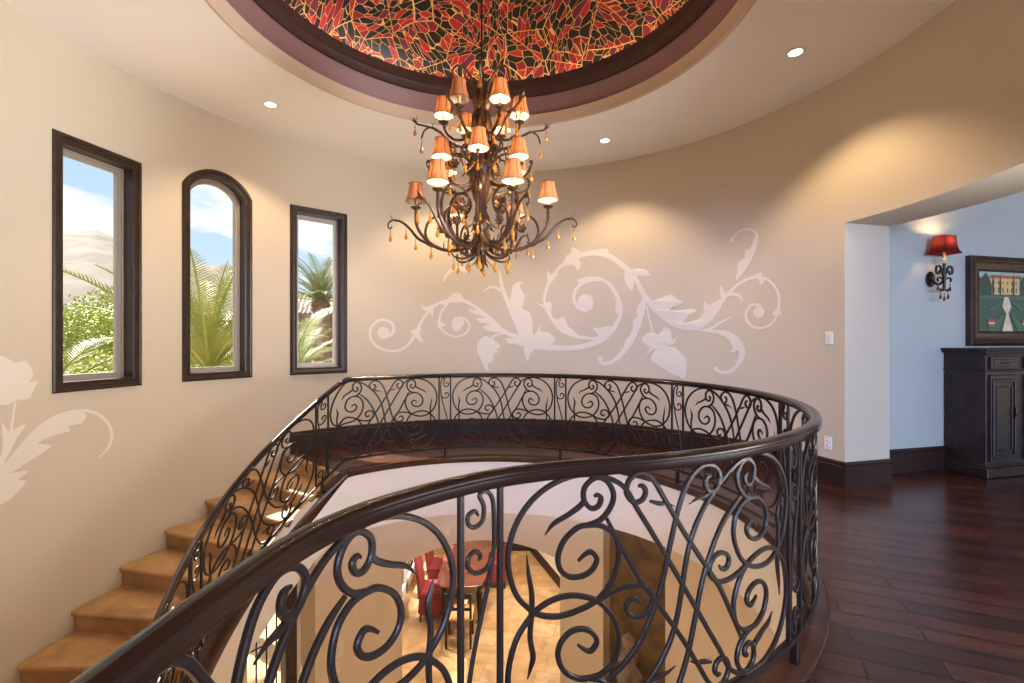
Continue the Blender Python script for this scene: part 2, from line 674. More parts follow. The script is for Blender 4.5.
def curved_wall(name, r0, r1, t0, t1, z0, z1, material, holes=(), step=1.5):
    """ring segment between radii r0 < r1; holes = (ta, tb, zlo, zhi or function of theta)"""
    br = {round(t0, 4), round(t1, 4)}
    n = max(1, int(math.ceil((t1 - t0) / step)))
    for i in range(n + 1):
        br.add(round(t0 + (t1 - t0) * i / n, 4))
    for h in holes:
        k = max(1, int(math.ceil((h[1] - h[0]) / 0.6)))
        for i in range(k + 1):
            br.add(round(h[0] + (h[1] - h[0]) * i / k, 4))
    br = sorted(br)
    mb = MB()
    cache = {}

    def V(th, r, z):
        k = (round(th, 4), round(r, 4), round(z, 4))
        if k not in cache:
            cache[k] = len(mb.v)
            mb.v.append(tuple(pol(th, r, z)))
        return cache[k]

    def Q(*a):
        mb.f.append(a)
        mb.m.append(0)

    def hole_at(ta, tb):
        m = (ta + tb) / 2
        for h in holes:
            if h[0] - 1e-6 < m < h[1] + 1e-6:
                return h
        return None

    def top(h, th):
        return h[3](th) if callable(h[3]) else h[3]

    prev = None
    for i in range(len(br) - 1):
        a, b = br[i], br[i + 1]
        h = hole_at(a, b)
        spans = [((z0, z1), (z0, z1))] if h is None else [((z0, h[2]), (z0, h[2])), ((top(h, a), z1), (top(h, b), z1))]
        for (al, ah), (bl, bh) in spans:
            Q(V(a, r0, al), V(b, r0, bl), V(b, r0, bh), V(a, r0, ah))
            Q(V(a, r1, al), V(a, r1, ah), V(b, r1, bh), V(b, r1, bl))
            if ah >= z1 - 1e-6:
                Q(V(a, r0, ah), V(b, r0, bh), V(b, r1, bh), V(a, r1, ah))
            if al <= z0 + 1e-6:
                Q(V(a, r0, al), V(a, r1, al), V(b, r1, bl), V(b, r0, bl))
        if h is not None:
            Q(V(a, r0, h[2]), V(a, r1, h[2]), V(b, r1, h[2]), V(b, r0, h[2]))
            Q(V(a, r0, top(h, a)), V(b, r0, top(h, b)), V(b, r1, top(h, b)), V(a, r1, top(h, a)))
        if h is not prev and i > 0:
            hh = h or prev
            Q(V(a, r0, hh[2]), V(a, r1, hh[2]), V(a, r1, top(hh, a)), V(a, r0, top(hh, a)))
        prev = h
    for th, inner in ((t0, t0 + 0.01), (t1, t1 - 0.01)):
        h = hole_at(inner, inner)
        for lo, hi in ([(z0, z1)] if h is None else [(z0, h[2]), (top(h, th), z1)]):
            Q(V(th, r0, lo), V(th, r1, lo), V(th, r1, hi), V(th, r0, hi))
    return struct(mb.build(name, material, smooth=30))


WIN = [(-86.0, -73.4), (-66.85, -54.4), (-46.95, -35.0)]
ZS, ZT = 0.905, 2.91       # sill and head of the window trims
CAS = 0.085                # width of the dark casing


def arch_top(ta, tb, spring, peak):
    mid, half = (ta + tb) / 2, (tb - ta) / 2

    def f(th):
        x = max(-1.0, min(1.0, (th - mid) / half))
        rise = peak - spring
        rr = (rise * rise + 1.0 * 0.36 * 0.36 * 1.0) / (2 * rise) if False else None
        # circular segment in units of the half width
        hw = half * PI / 180 * R
        rad_ = (hw * hw + rise * rise) / (2 * rise)
        return spring + math.sqrt(max(rad_ * rad_ - (x * hw) ** 2, 0)) - (rad_ - rise)
    return f


win_holes = []
INS = math.degrees(0.05 / R)
for i, (a, b) in enumerate(WIN):
    if i == 1:
        top = arch_top(a + INS, b - INS, 2.855 - 0.045, 3.075 - 0.05)
    else:
        top = ZT - 0.05
    win_holes.append((a + INS, b - INS, ZS + 0.05, top))
LWIN = (-60.0, -46.5)
curved_wall('wall_left', R, R + 0.14, -176, -20, LOW - 0.02, HC, M_wall, holes=win_holes + [(LWIN[0], LWIN[1], LOW + 0.1, LOW + 2.5), (-34, -20, LOW - 0.01, -0.8)])
curved_wall('wall_back', R, R + 0.52, -20, 75, -0.6, HC, M_wall)
curved_wall('wall_header', R, R + 0.52, 75, 184, 2.35, HC, M_wall)
curved_wall('wall_foyer_back', 3.25, 3.49, -20, 75, LOW - 0.02, -0.601, M_lowwall, holes=[(-20, 26, LOW - 0.01, -0.8)])
curved_wall('wall_foyer_side', 3.27, 3.5, 75, 184, LOW, -0.601, M_lowwall)

# ---- windows
HALL_D = Vector((0.970, 0.243, 0)).normalized()
HALL_N = Vector((HALL_D.y, -HALL_D.x, 0))
HALL_P = Vector((3.74, 4.75, 0))


def hall(t, n, z):
    return HALL_P + HALL_D * t + HALL_N * n + Vector((0, 0, z))


def frame_ring(outline_fn, o0, o1, d0, d1, mb, n=1, mi=0, prof=None):
    """closed frame between insets o0 and o1, from depth d0 to d1 (outline_fn(inset) -> list of (s, z))"""
    A, B = outline_fn(o0), outline_fn(o1)
    return A, B


def build_window(idx, a, b, arch):
    mid = (a + b) / 2
    hw = (b - a) / 2 * PI / 180 * R
    c = pol(mid, R, 0)
    ea = Vector((math.cos(rad(mid)), -math.sin(rad(mid)), 0))      # along the wall
    en = Vector((-math.sin(rad(mid)), -math.cos(rad(mid)), 0))     # into the room

    def outline(ins):
        z0 = ZS + ins
        w = hw - ins
        if not arch:
            return [(-w, z0), (w, z0), (w, ZT - ins), (-w, ZT - ins)]
        sp, pk = 2.855, 3.075
        rise = pk - sp
        Rr = (hw * hw + rise * rise) / (2 * rise)
        zc = pk - Rr
        Ri = Rr - ins
        pts = [(-w, z0), (w, z0)]
        a1 = math.acos(min(1, w / Ri))
        N = 14
        for k in range(N + 1):
            t = a1 + (PI - 2 * a1) * k / N
            pts.append((Ri * math.cos(t), zc + Ri * math.sin(t)))
        return pts

    def ring(mb, prof, mi=0):
        """prof: list of (inset, depth) swept round the outline as a closed section"""
        L = [[c + ea * s + en * d + Vector((0, 0, z)) for s, z in outline(i)] for i, d in prof]
        n = len(L[0])
        m = len(prof)
        vs = [tuple(p) for l in L for p in l]
        fs = []
        for i in range(m):
            i2 = (i + 1) % m
            for j in range(n):
                j2 = (j + 1) % n
                fs.append((i * n + j, i * n + j2, i2 * n + j2, i2 * n + j))
        mb.add(vs, fs, mi)

    root = empty('window_%d' % idx, c + Vector((0, 0, ZS)))
    struct(root)
    mb = MB()
    ring(mb, [(0.0, -0.03), (0.0, 0.028), (0.014, 0.036), (0.030, 0.030), (0.034, 0.020), (0.060, 0.016), (0.066, 0.022), (0.078, 0.018), (0.082, -0.10), (0.05, -0.10), (0.05, -0.03)])
    struct(mb.build('casing', M_espresso, root, smooth=25))
    mb = MB()
    ring(mb, [(0.074, -0.10), (0.074, -0.075), (0.098, -0.075), (0.098, -0.088), (0.128, -0.092), (0.128, -0.13), (0.074, -0.13)])
    struct(mb.build('sash', M_alu, root, smooth=25))
    mb = MB()
    for d in (-0.110, -0.116):
        pts = [tuple(c + ea * s + en * d + Vector((0, 0, z))) for s, z in outline(0.12)]
        mb.poly(pts)
    struct(mb.build('pane', M_glass, root, smooth=0, recalc=False))
    # outer reveal
    mb = MB()
    ring(mb, [(0.05, -0.10), (0.074, -0.10), (0.074, -0.16), (0.05, -0.16)])
    struct(mb.build('outer_frame', M_alu, root, smooth=25))


for i, (a, b) in enumerate(WIN):
    build_window(i + 1, a, b, i == 1)

# ------------------------------------------------------------------ ceiling, cornice, dome
def lathe_struct(name, prof, material, n=120, t0=None, t1=None):
    mb = MB()
    mb.lathe(prof, (CX, CY, 0), n)
    return struct(mb.build(name, material, smooth=35))


Z = HC
lathe_struct('ceiling', [(1.88, Z), (1.90, Z + 0.0), (3.9, Z), (3.9, Z + 0.25), (2.0, Z + 0.25), (1.885, Z + 0.06)], M_ceil)
lathe_struct('trim_1', [(1.90, Z - 0.004), (1.885, Z - 0.012), (1.868, Z - 0.004), (1.862, Z + 0.02), (1.855, Z + 0.075), (1.84, Z + 0.098), (1.85, Z + 0.105), (1.89, Z + 0.105), (1.90, Z + 0.0)], M_lip)
lathe_struct('trim_2', [(1.875, Z + 0.100), (1.885, Z + 0.115), (1.872, Z + 0.15), (1.835, Z + 0.23), (1.805, Z + 0.275), (1.805, Z + 0.30), (1.9, Z + 0.30)], M_mauve)
lathe_struct('trim_3', [(1.80, Z + 0.268), (1.782, Z + 0.275), (1.777, Z + 0.32), (1.768, Z + 0.345), (1.742, Z + 0.36), (1.737, Z + 0.435), (1.752, Z + 0.437), (1.9, Z + 0.43), (1.9, Z + 0.28)], M_brown)
ZD = Z + 0.40
dome = [(1.95, ZD)]
for k in range(0, 25):
    t = k / 24 * PI / 2
    dome.append((max(1.95 * math.cos(t), 0.001), ZD + 0.85 * math.sin(t)))
lathe_struct('ceiling_dome', dome[1:], M_mosaic)
# rope light lying in the cove behind the dark ring
mbc = MB()
ringp = [(CX + 1.84 * math.cos(2 * PI * k / 96), CY + 1.84 * math.sin(2 * PI * k / 96), ZD + 0.06) for k in range(97)]
mbc.tube(ringp, 0.012, 6)
M_rope = mat_emit('rope_light', (1.0, 0.80, 0.52), 14.0)
cove = mbc.build('rope_light', M_rope)
tag(cove, 'thin warm rope light lying behind the dark ring under the mosaic dome', 'rope light')

# roof so that no sky light leaks in above the rotunda
mb = MB()
mb.prism([(CX + 4.0 * math.cos(2 * PI * k / 40), CY + 4.0 * math.sin(2 * PI * k / 40)) for k in range(40)], Z + 1.45, Z + 1.6)
mb.lathe([(3.6, Z + 0.2), (3.6, Z + 1.46), (3.9, Z + 1.46), (3.9, Z + 0.2)], (CX, CY, 0), 40)
struct(mb.build('roof', M_lip))

# ------------------------------------------------------------------ rail path, floor, landing slab


class Path:
    def __init__(self, pts):
        self.p = [Vector(q) for q in pts]
        self.s = [0.0]
        for i in range(1, len(self.p)):
            self.s.append(self.s[-1] + (self.p[i].xy - self.p[i - 1].xy).length)
        self.L = self.s[-1]

    def at(self, s):
        import bisect
        i = min(max(bisect.bisect_right(self.s, s) - 1, 0), len(self.p) - 2)
        t = (s - self.s[i]) / (self.s[i + 1] - self.s[i])
        return self.p[i] + (self.p[i + 1] - self.p[i]) * t

    def frame(self, s):
        e = 0.02
        a, b = self.at(max(s - e, 0)), self.at(min(s + e, self.L))
        t = (b - a)
        th = Vector((t.x, t.y, 0)).normalized()
        n = Vector((-th.y, th.x, 0))       # to the left of travel: away from the well
        return self.at(s), th, n

    def nearest(self, x, y):
        best = min(range(len(self.p)), key=lambda i: (self.p[i].x - x) ** 2 + (self.p[i].y - y) ** 2)
        return self.s[best]

    def sub(self, s0, s1, step):
        n = max(2, int((s1 - s0) / step))
        return [s0 + (s1 - s0) * k / n for k in range(n + 1)]


TH0 = -46.4
def zn(th):
    return min(0.0, 0.0231 * (th - TH0))


THS = -55.12     # the two railings meet just below the stair head
circ = [pol(THS + (168 - THS) * k / 240, RR, zn(THS + (168 - THS) * k / 240)) for k in range(241)]
tail = [tuple(pol(164, RR))[:2], tuple(pol(168, RR))[:2], (0.05, 1.385), (-0.06, 1.325), (-0.16, 1.245), (-0.245, 1.16), (-0.325, 1.06),
        (-0.382, 0.95), (-0.416, 0.83), (-0.432, 0.72), (-0.442, 0.62), (-0.45, 0.5), (-0.458, 0.33), (-0.462, 0.12)]
tl = catmull(tail, 8)[8:]
LEVEL = Path(circ[:-1] + [Vector((x, y, 0)) for x, y in tl])


STAIR = Path([pol(-150 + (THS + 150) * k / 200, RR, zn(-150 + (THS + 150) * k / 200)) for k in range(201)])
FLATS = rad(TH0 - THS) * RR       # where the level run begins on LEVEL
STRING = Path([pol(-150 + (TH0 + 0.4 + 150) * k / 200, RR, zn(-150 + (TH0 + 0.4 + 150) * k / 200)) for k in range(201)])


def sweep(path, s0, s1, prof, step=0.05, mb=None, caps=True):
    """prof: closed list of (n offset, z offset)"""
    mb = mb or MB()
    rings = []
    for s in path.sub(s0, s1, step):
        p, t, n = path.frame(s)
        rings.append([tuple(p + n * a + Vector((0, 0, z))) for a, z in prof])
    mb.loft(rings, True, caps)
    return mb


# n points away from the well when travelling far-left -> far -> right -> near ... check sign
_p, _t, _n = LEVEL.frame(1.0)
OUT = 1.0 if (_n.x * (_p.x - CX) + _n.y * (_p.y - CY)) > 0 else -1.0


def offs(prof):
    return [(OUT * a, z) for a, z in prof]


edge = [LEVEL.frame(s) for s in LEVEL.sub(FLATS, LEVEL.L, 0.06)]
edge_plan = [(p + n * OUT * -0.05) for p, t, n in edge]
plan = [(p.x, p.y) for p in edge_plan] + [(-0.52, -0.6), (-4.0, -0.6), (-4.0, -8.0), (9.0, -8.0), (9.0, 6.3)]
plan.append(tuple(hall(0.0, -0.12, 0))[:2])
plan += [tuple(pol(th, R + 0.08))[:2] for th in [76 - k * (76 + 47.5) / 40 for k in range(41)]]
plan.append(tuple(pol(-47.8, RR - 0.05))[:2])
mb = MB()
mb.prism(plan, -0.03, 0.0)
struct(mb.build('floor', M_floor, smooth=0))
mb = MB()
mb.prism(plan, LCEIL, -0.031)
struct(mb.build('floor_slab', M_fascia, smooth=30))
# wood nosing / curb the railing stands on
struct(sweep(LEVEL, FLATS, LEVEL.L, offs([(-0.075, -0.035), (-0.082, -0.018), (-0.075, 0.0), (-0.06, 0.02), (0.048, 0.02), (0.058, 0.012), (0.060, -0.004), (-0.05, -0.035)])).build('trim_4', mat('curb_wood', (0.060, 0.022, 0.013), 0.24, spec=0.35, vary=(5, (0.030, 0.012, 0.008), 0.8)), smooth=40))

# baseboards
def base_ring(name, t0, t1, r):
    mb = MB()
    pr = [(0.0, 0.0), (0.022, 0.0), (0.022, 0.185), (0.012, 0.195), (0.016, 0.21), (0.010, 0.228), (0.0, 0.232)]
    rings = []
    n = int((t1 - t0) / 2) + 1
    for k in range(n + 1):
        th = t0 + (t1 - t0) * k / n
        rings.append([tuple(pol(th, r - a, z)) for a, z in pr])
    mb.loft(rings)
    return struct(mb.build(name, M_base, smooth=25))


base_ring('baseboard_back', -47, 75.35, R)


def base_line(name, A, B, nrm, h=0.232):
    mb = MB()
    pr = [(-0.002, 0.0), (0.022, 0.0), (0.022, 0.185), (0.012, 0.195), (0.016, 0.21), (0.010, 0.228), (-0.002, h)]
    rings = [[tuple(P + nrm * a + Vector((0, 0, z))) for a, z in pr] for P in (A, B)]
    mb.loft(rings)
    return struct(mb.build(name, M_base, smooth=25))


JA, JB = pol(75, R - 0.022), pol(75, R + 0.522)
jd = (JB - JA).normalized()
jn = Vector((jd.y, -jd.x, 0))
base_line('baseboard_jamb', JA, JB, jn)
base_line('baseboard_hall', hall(-0.1, 0, 0), hall(4.6, 0, 0), HALL_N)

# hall wall, its ceiling and the blank end
mb = MB()
q = [hall(-0.25, 0, 0), hall(6, 0, 0), hall(6, -0.15, 0), hall(-0.25, -0.15, 0)]
mb.prism([(p.x, p.y) for p in q], -0.03, 3.3)
struct(mb.build('wall_hall', M_hall, smooth=0))
mb = MB()
q = [hall(-0.2, 0.3, 0), hall(-0.2, -0.2, 0), hall(6, -0.2, 0), (9.5, -8.0, 0), (-4.0, -8.0, 0), (-4.0, -0.45, 0), (-0.5, -0.45, 0)]
arc = [pol(184 - k * (184 - 75) / 30, R + 0.5) for k in range(31)]
mb.prism([(p[0], p[1]) for p in q] + [(p.x, p.y) for p in arc], 3.10, 3.2)
struct(mb.build('ceiling_hall', M_lip, smooth=0))

# ------------------------------------------------------------------ scroll panels of the railing (zu = drawing units, panel 906 x 593)
PW, PH = 906.0, 593.0


def rot180(c):
    return [(PW - x, PH - y) + tuple(r) for x, y, *r in c]


def mirx(c):
    return [(PW - x, y) + tuple(r) for x, y, *r in c]


def fl(pts):
    """drawing pixels (x from the first post, y down with 62 at the top) -> (u, v up)"""
    return [(x, 655 - y) + tuple(r) for x, y, *r in pts]


A_half = [(184, 262, .55), (200, 248, .8), (215, 244), (228, 262), (218, 284), (195, 297), (165, 295), (142, 275), (136, 245), (150, 210), (180, 186), (205, 181), (240, 186),
          (270, 212), (281, 262), (265, 315), (232, 355), (190, 374), (145, 380), (105, 372), (74, 353), (38, 310), (20, 250), (22, 195), (48, 137), (95, 92), (160, 66), (225, 66),
          (290, 90), (355, 142), (405, 205), (438, 285)]
A_half = fl(A_half)
A2_half = A_half[:-4] + fl([(290, 95), (331, 160), (381, 240)])
A2_full = A2_half + list(reversed(rot180(A2_half)))
A_full = A_half + list(reversed(rot180(A_half)))
DF = fl([(252, 168, .7), (290, 195), (330, 238), (368, 305), (395, 375), (415, 455), (440, 545), (470, 612), (505, 643), (535, 648), (562, 635), (574, 610), (560, 582), (536, 580), (524, 598), (530, 616), (545, 618, .5)])
DF2 = fl([(252, 170, .7), (292, 250), (335, 328), (392, 407), (450, 490), (503, 575), (538, 630), (568, 648), (596, 636), (606, 606), (590, 580), (566, 582), (556, 600), (564, 616), (578, 616, .5)])
B_scroll = fl([(205, 181, .9), (238, 170), (262, 142), (268, 112), (252, 82), (226, 72), (200, 92), (198, 122), (214, 142), (232, 138), (238, 120), (228, 112, .8), (220, 118, .45)])
B_tail = fl([(200, 110, .5), (192, 132, 1.0), (160, 152, .95), (125, 168, .8), (105, 190, .15)])
C_stick = fl([(64, 215, .12), (72, 240, .75), (77, 262, 1.0), (70, 305, .95), (73, 355, 1.0), (74, 400, .95), (66, 450, .7), (62, 492, .1)])
E_scroll = fl([(230, 357, .8), (262, 372), (300, 380), (340, 376), (366, 352), (365, 325), (345, 306), (318, 306), (300, 322), (304, 344), (322, 348), (334, 336, .5)])
F_leaf = fl([(362, 140, .6), (385, 148, .9), (410, 152, .6), (432, 162, .1)])
PANEL = []
for kind, cv in (('lattice_scroll', A_full), ('lattice_scroll', mirx(A2_full))):
    PANEL.append((kind, cv))
for cv in (DF, rot180(DF), mirx(DF2), mirx(rot180(DF2))):
    PANEL.append(('lattice_bar', cv))
for nm, cv in (('scroll', B_scroll), ('leaf_tail', B_tail), ('leaf_tail', F_leaf)):
    for g in (cv, rot180(cv), mirx(cv), mirx(rot180(cv))):
        PANEL.append((nm, g))
for g in (C_stick, rot180(C_stick)):
    PANEL.append(('leaf_stick', g))
for g in (E_scroll, rot180(E_scroll)):
    PANEL.append(('scroll', g))
# scrolls between a pair of posts (72 x 593, u from the first post)
N1 = fl([(43, 125, .5), (40, 108, .8), (52, 98), (64, 112), (60, 132), (45, 145), (24, 135), (12, 110), (22, 78), (40, 68), (55, 76)])
N1 = [(x, y) + tuple(r) for x, y, *r in N1]
N_top = fl([(46, 112, .5), (53, 104, .9), (58, 118), (46, 132), (28, 125), (22, 100), (36, 74), (46, 70), (30, 72), (12, 100)])
PAIR_C = fl([(40, 118, .5), (46, 106, .9), (58, 112), (58, 130), (46, 140), (32, 130), (30, 100), (38, 76), (26, 70), (14, 90), (11, 140), (12, 200), (24, 232), (44, 236), (58, 220), (58, 200), (46, 190), (36, 202), (40, 212, .5)])
PAIR_D = fl([(14, 215), (20, 260), (32, 320), (44, 380), (54, 440), (60, 500)])


def pair_rot(c):
    return [(72 - x, PH - y) + tuple(r) for x, y, *r in c]


PAIR = [('scroll', PAIR_C), ('scroll', pair_rot(PAIR_C)), ('scroll_bar', PAIR_D)]

BAR = 0.0155
V0, V1 = 0.128, 0.900      # bottom rail top and handrail underside above the path
VS = (V1 - V0) / PH


def bar_mesh(path, s0, us, curve, w=BAR, d=0.014, n=5, name='scroll', parent=None, zoff=0.0):
    P = catmull([(p[0], p[1], p[2] if len(p) > 2 else 1.0) for p in curve], n)
    pts = []
    for u, v, k in P:
        s = min(max(s0 + u * us, 0.0), path.L)
        p, t, nn = path.frame(s)
        pts.append((p + Vector((0, 0, V0 + v * VS + zoff)), nn, k))
    # thin out coincident points
    q = [pts[0]]
    for a in pts[1:]:
        if (a[0] - q[-1][0]).length > 0.004:
            q.append(a)
    pts = q
    rings = []
    N = len(pts)
    for i in range(N):
        t = (pts[min(i + 1, N - 1)][0] - pts[max(i - 1, 0)][0]).normalized()
        nn = pts[i][1]
        b = nn.cross(t).normalized()
        k = max(pts[i][2], 0.1)
        hw, hd, c = w / 2 * k, d / 2 * max(k, 0.35), 0.003 * min(1, k)
        ring = []
        for x, y in ((-hw, -hd + c), (-hw + c, -hd), (hw - c, -hd), (hw, -hd + c), (hw, hd - c), (hw - c, hd), (-hw + c, hd), (-hw, hd - c)):
            ring.append(tuple(pts[i][0] + b * x + nn * y))
        rings.append(ring)
    mb = MB()
    mb.loft(rings)
    return mb.build(name, M_iron, parent, smooth=40)


def posts_and_panels(path, root, pairs, slack, lower=0.0):
    """pairs = centres of the post pairs along the path; panels fill the gaps"""
    half = 0.0635
    for c in pairs:
        for s in (c - half, c + half):
            if 0.0 < s < path.L:
                p, t, n = path.frame(s)
                mb = MB()
                rings = []
                for z in (V0 - 0.01, V1 + 0.004):
                    rings.append([tuple(p + t * a + n * b + Vector((0, 0, z))) for a, b in ((-.008, -.006), (-.006, -.008), (.006, -.008), (.008, -.006), (.008, .006), (.006, .008), (-.006, .008), (-.008, .006))])
                mb.loft(rings)
                mb.build('post', M_iron, root, smooth=40)
        # foot below the pair
        if 0.02 < c < path.L - 0.02:
            p, t, n = path.frame(c)
            mb = MB()
            for hw, z0, z1 in ((0.012, 0.012, V0 - 0.012), (0.017, 0.012, 0.022)):
                rings = [[tuple(p + t * a * hw + n * b * hw + Vector((0, 0, z))) for a, b in ((-1, -1), (1, -1), (1, 1), (-1, 1))] for z in (z0 + lower, z1)]
                mb.loft(rings)
            mb.build('foot', M_iron, root, smooth=30)
        if c - half > 0 and c + half < path.L:
            e = empty('scroll_insert', (0, 0, 0), parent=root)
            e.location = path.at(c) - root.location
            for nm, cv in PAIR:
                bar_mesh(path, c - half, 2 * half / 72.0, cv, w=0.012, d=0.012, name=nm, parent=e)
    for i in range(len(pairs) - 1):
        a, b = pairs[i] + half, pairs[i + 1] - half
        if b < 0 or a > path.L:
            continue
        e = empty('scroll_panel', (0, 0, 0), parent=root)
        e.location = path.at((a + b) / 2) - root.location
        us = (b - a) / PW
        for nm, cv in PANEL:
            ss = [a + p[0] * us for p in cv]
            if min(ss) > path.L or max(ss) < 0:
                continue
            if max(ss) > path.L or min(ss) < 0:
                cv = [p for p in cv if 0 <= a + p[0] * us <= path.L]
                if len(cv) < 3:
                    continue
            bar_mesh(path, a, us, cv, name=nm, parent=e)


HAND = [(-0.020, 0.898), (-0.024, 0.901), (-0.027, 0.907), (-0.027, 0.925), (-0.024, 0.929), (-0.024, 0.934), (-0.018, 0.940), (-0.007, 0.945),
        (0.007, 0.945), (0.018, 0.940), (0.024, 0.934), (0.024, 0.929), (0.027, 0.925), (0.027, 0.907), (0.024, 0.901), (0.020, 0.898)]
BOT = [(-0.013, V0 - 0.018), (-0.013, V0), (-0.010, V0 + 0.002), (0.010, V0 + 0.002), (0.013, V0), (0.013, V0 - 0.018)]

rail = empty('balustrade', pol(22, RR), 'dark wrought iron balustrade of scroll panels circling the open well on the wooden landing', 'railing')
sweep(LEVEL, 0.0, LEVEL.L, HAND, 0.04).build('handrail', M_rail, rail, smooth=28)
sweep(LEVEL, 0.0, LEVEL.L, BOT, 0.04).build('bottom_rail', M_iron, rail, smooth=40)


def s_of(th):
    return rad(th - THS) * RR


near_pair = LEVEL.nearest(-0.085, 1.31)
pairs = [s_of(-53.3), s_of(-15.4), s_of(21.8), s_of(60.0), s_of(98.3), s_of(137.8), near_pair, near_pair + 1.33, near_pair + 2.66]
posts_and_panels(LEVEL, rail, pairs, 0)

srail = empty('stair_railing', pol(-70, RR, zn(-70)), 'dark iron scroll railing sloping down along the inner side of the stone staircase', 'railing')
sweep(STAIR, 0.0, STAIR.L, HAND, 0.04).build('handrail', M_rail, srail, smooth=28)
sweep(STAIR, 0.0, STAIR.L, BOT, 0.04).build('bottom_rail', M_iron, srail, smooth=40)


def s_st(th):
    return rad(th + 150) * RR


posts_and_panels(STAIR, srail, [s_st(-167), s_st(-129.2), s_st(-91.2), s_st(-53.3)], 0, -0.02)

# ------------------------------------------------------------------ staircase
stair = empty('staircase', pol(-75, 2.65, -0.6), 'curved honey limestone staircase descending along the wall under three windows', 'staircase')
levels = [(-48.8, -0.0)]
ths = [-55.7, -62.57] + [-62.57 - 6.86 * k for k in range(1, 16)]
zs = [-0.16, -0.32] + [-0.32 - 0.166 * k for k in range(1, 16)]
RI, RO = 2.03, R - 0.004
for i in range(len(ths)):
    th, z = ths[i], zs[i]
    up = ths[i - 1] if i else -48.8
    zu = zs[i - 1] if i else 0.0
    if i == 0:
        # landing edge nosing
        pass
    # tread: from its nosing (th) back to just under the riser above (up)
    mb = MB()
    rings = []
    nose = 0.024
    for k in range(9):
        r = RI + (RO - RI) * k / 8
        dn = math.degrees(nose / r)
        rings.append([tuple(pol(up + 0.3, r, z - 0.04)), tuple(pol(up + 0.3, r, z)), tuple(pol(th - dn * 0.6, r, z)), tuple(pol(th - dn * .95, r, z - 0.008)),
                      tuple(pol(th - dn, r, z - 0.02)), tuple(pol(th - dn * .95, r, z - 0.032)), tuple(pol(th - dn * 0.6, r, z - 0.04))])
    mb.loft(rings)
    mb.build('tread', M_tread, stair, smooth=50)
    # riser under this tread's nosing
    znx = zs[i + 1] if i + 1 < len(zs) else z - 0.166
    mb = MB()
    rings = []
    for k in range(2):
        r = RI + (RO - RI) * k
        rings.append([tuple(pol(th, r, znx - 0.002)), tuple(pol(th, r, z - 0.04)), tuple(pol(th + 0.8, r, z - 0.04)), tuple(pol(th + 0.8, r, znx - 0.002))])
    mb.loft(rings)
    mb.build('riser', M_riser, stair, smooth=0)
mb = MB()
rings = [[tuple(pol(-48.8, r, -0.162)), tuple(pol(-48.8, r, -0.0)), tuple(pol(-47.6, r, -0.0)), tuple(pol(-47.6, r, -0.162))] for r in (RI, RO)]
mb.loft(rings)
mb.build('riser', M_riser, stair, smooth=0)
# stringer (dark curb on the inner side), plaster side below it, sloping soffit
mb = MB()
rings = []
for sv in STRING.sub(0, STRING.L, 0.05):
    p, t, n = STRING.frame(sv)
    dp = 0.035 + 0.075 * min(1.0, (STRING.L - sv) / 0.35)
    rings.append([tuple(p + n * a + Vector((0, 0, z))) for a, z in ((-0.062, -dp), (-0.066, -dp * .5), (-0.062, 0.0), (-0.052, 0.022), (0.052, 0.022), (0.062, 0.0), (0.066, -dp * .5), (0.062, -dp))])
mb.loft(rings)
mb.build('stringer', mat('curb_wood', (0, 0, 0)), stair, smooth=40)
p_side = [(-0.048, -0.52), (-0.048, -0.03), (0.048, -0.03), (0.048, -0.52)]
sweep(STRING, 0.0, STRING.L, p_side).build('plaster_side', M_fascia, stair, smooth=40)
mb = MB()
rings = []
for k in range(60):
    th = -150 + (TH0 + 150) * k / 59
    z = zn(th)
    rings.append([tuple(pol(th, r, z + dz)) for r, dz in ((RI, -0.52), (RO, -0.52), (RO, -0.36), (RI, -0.36))])
mb.loft(rings)
mb.build('soffit', M_fascia, stair, smooth=40)

# ------------------------------------------------------------------ wall mural (pale painted scrolls)


def wall_pt(x, y, r=R):
    k = (x - 512.0) / F
    a = k * k + 1
    b = -2 * (k * CX + CY)
    c = CX * CX + CY * CY - r * r
    Y = (-b + math.sqrt(b * b - 4 * a * c)) / 2 / a
    return math.degrees(math.atan2(k * Y - CX, Y - CY)), EYE + (HY - y) / F * Y


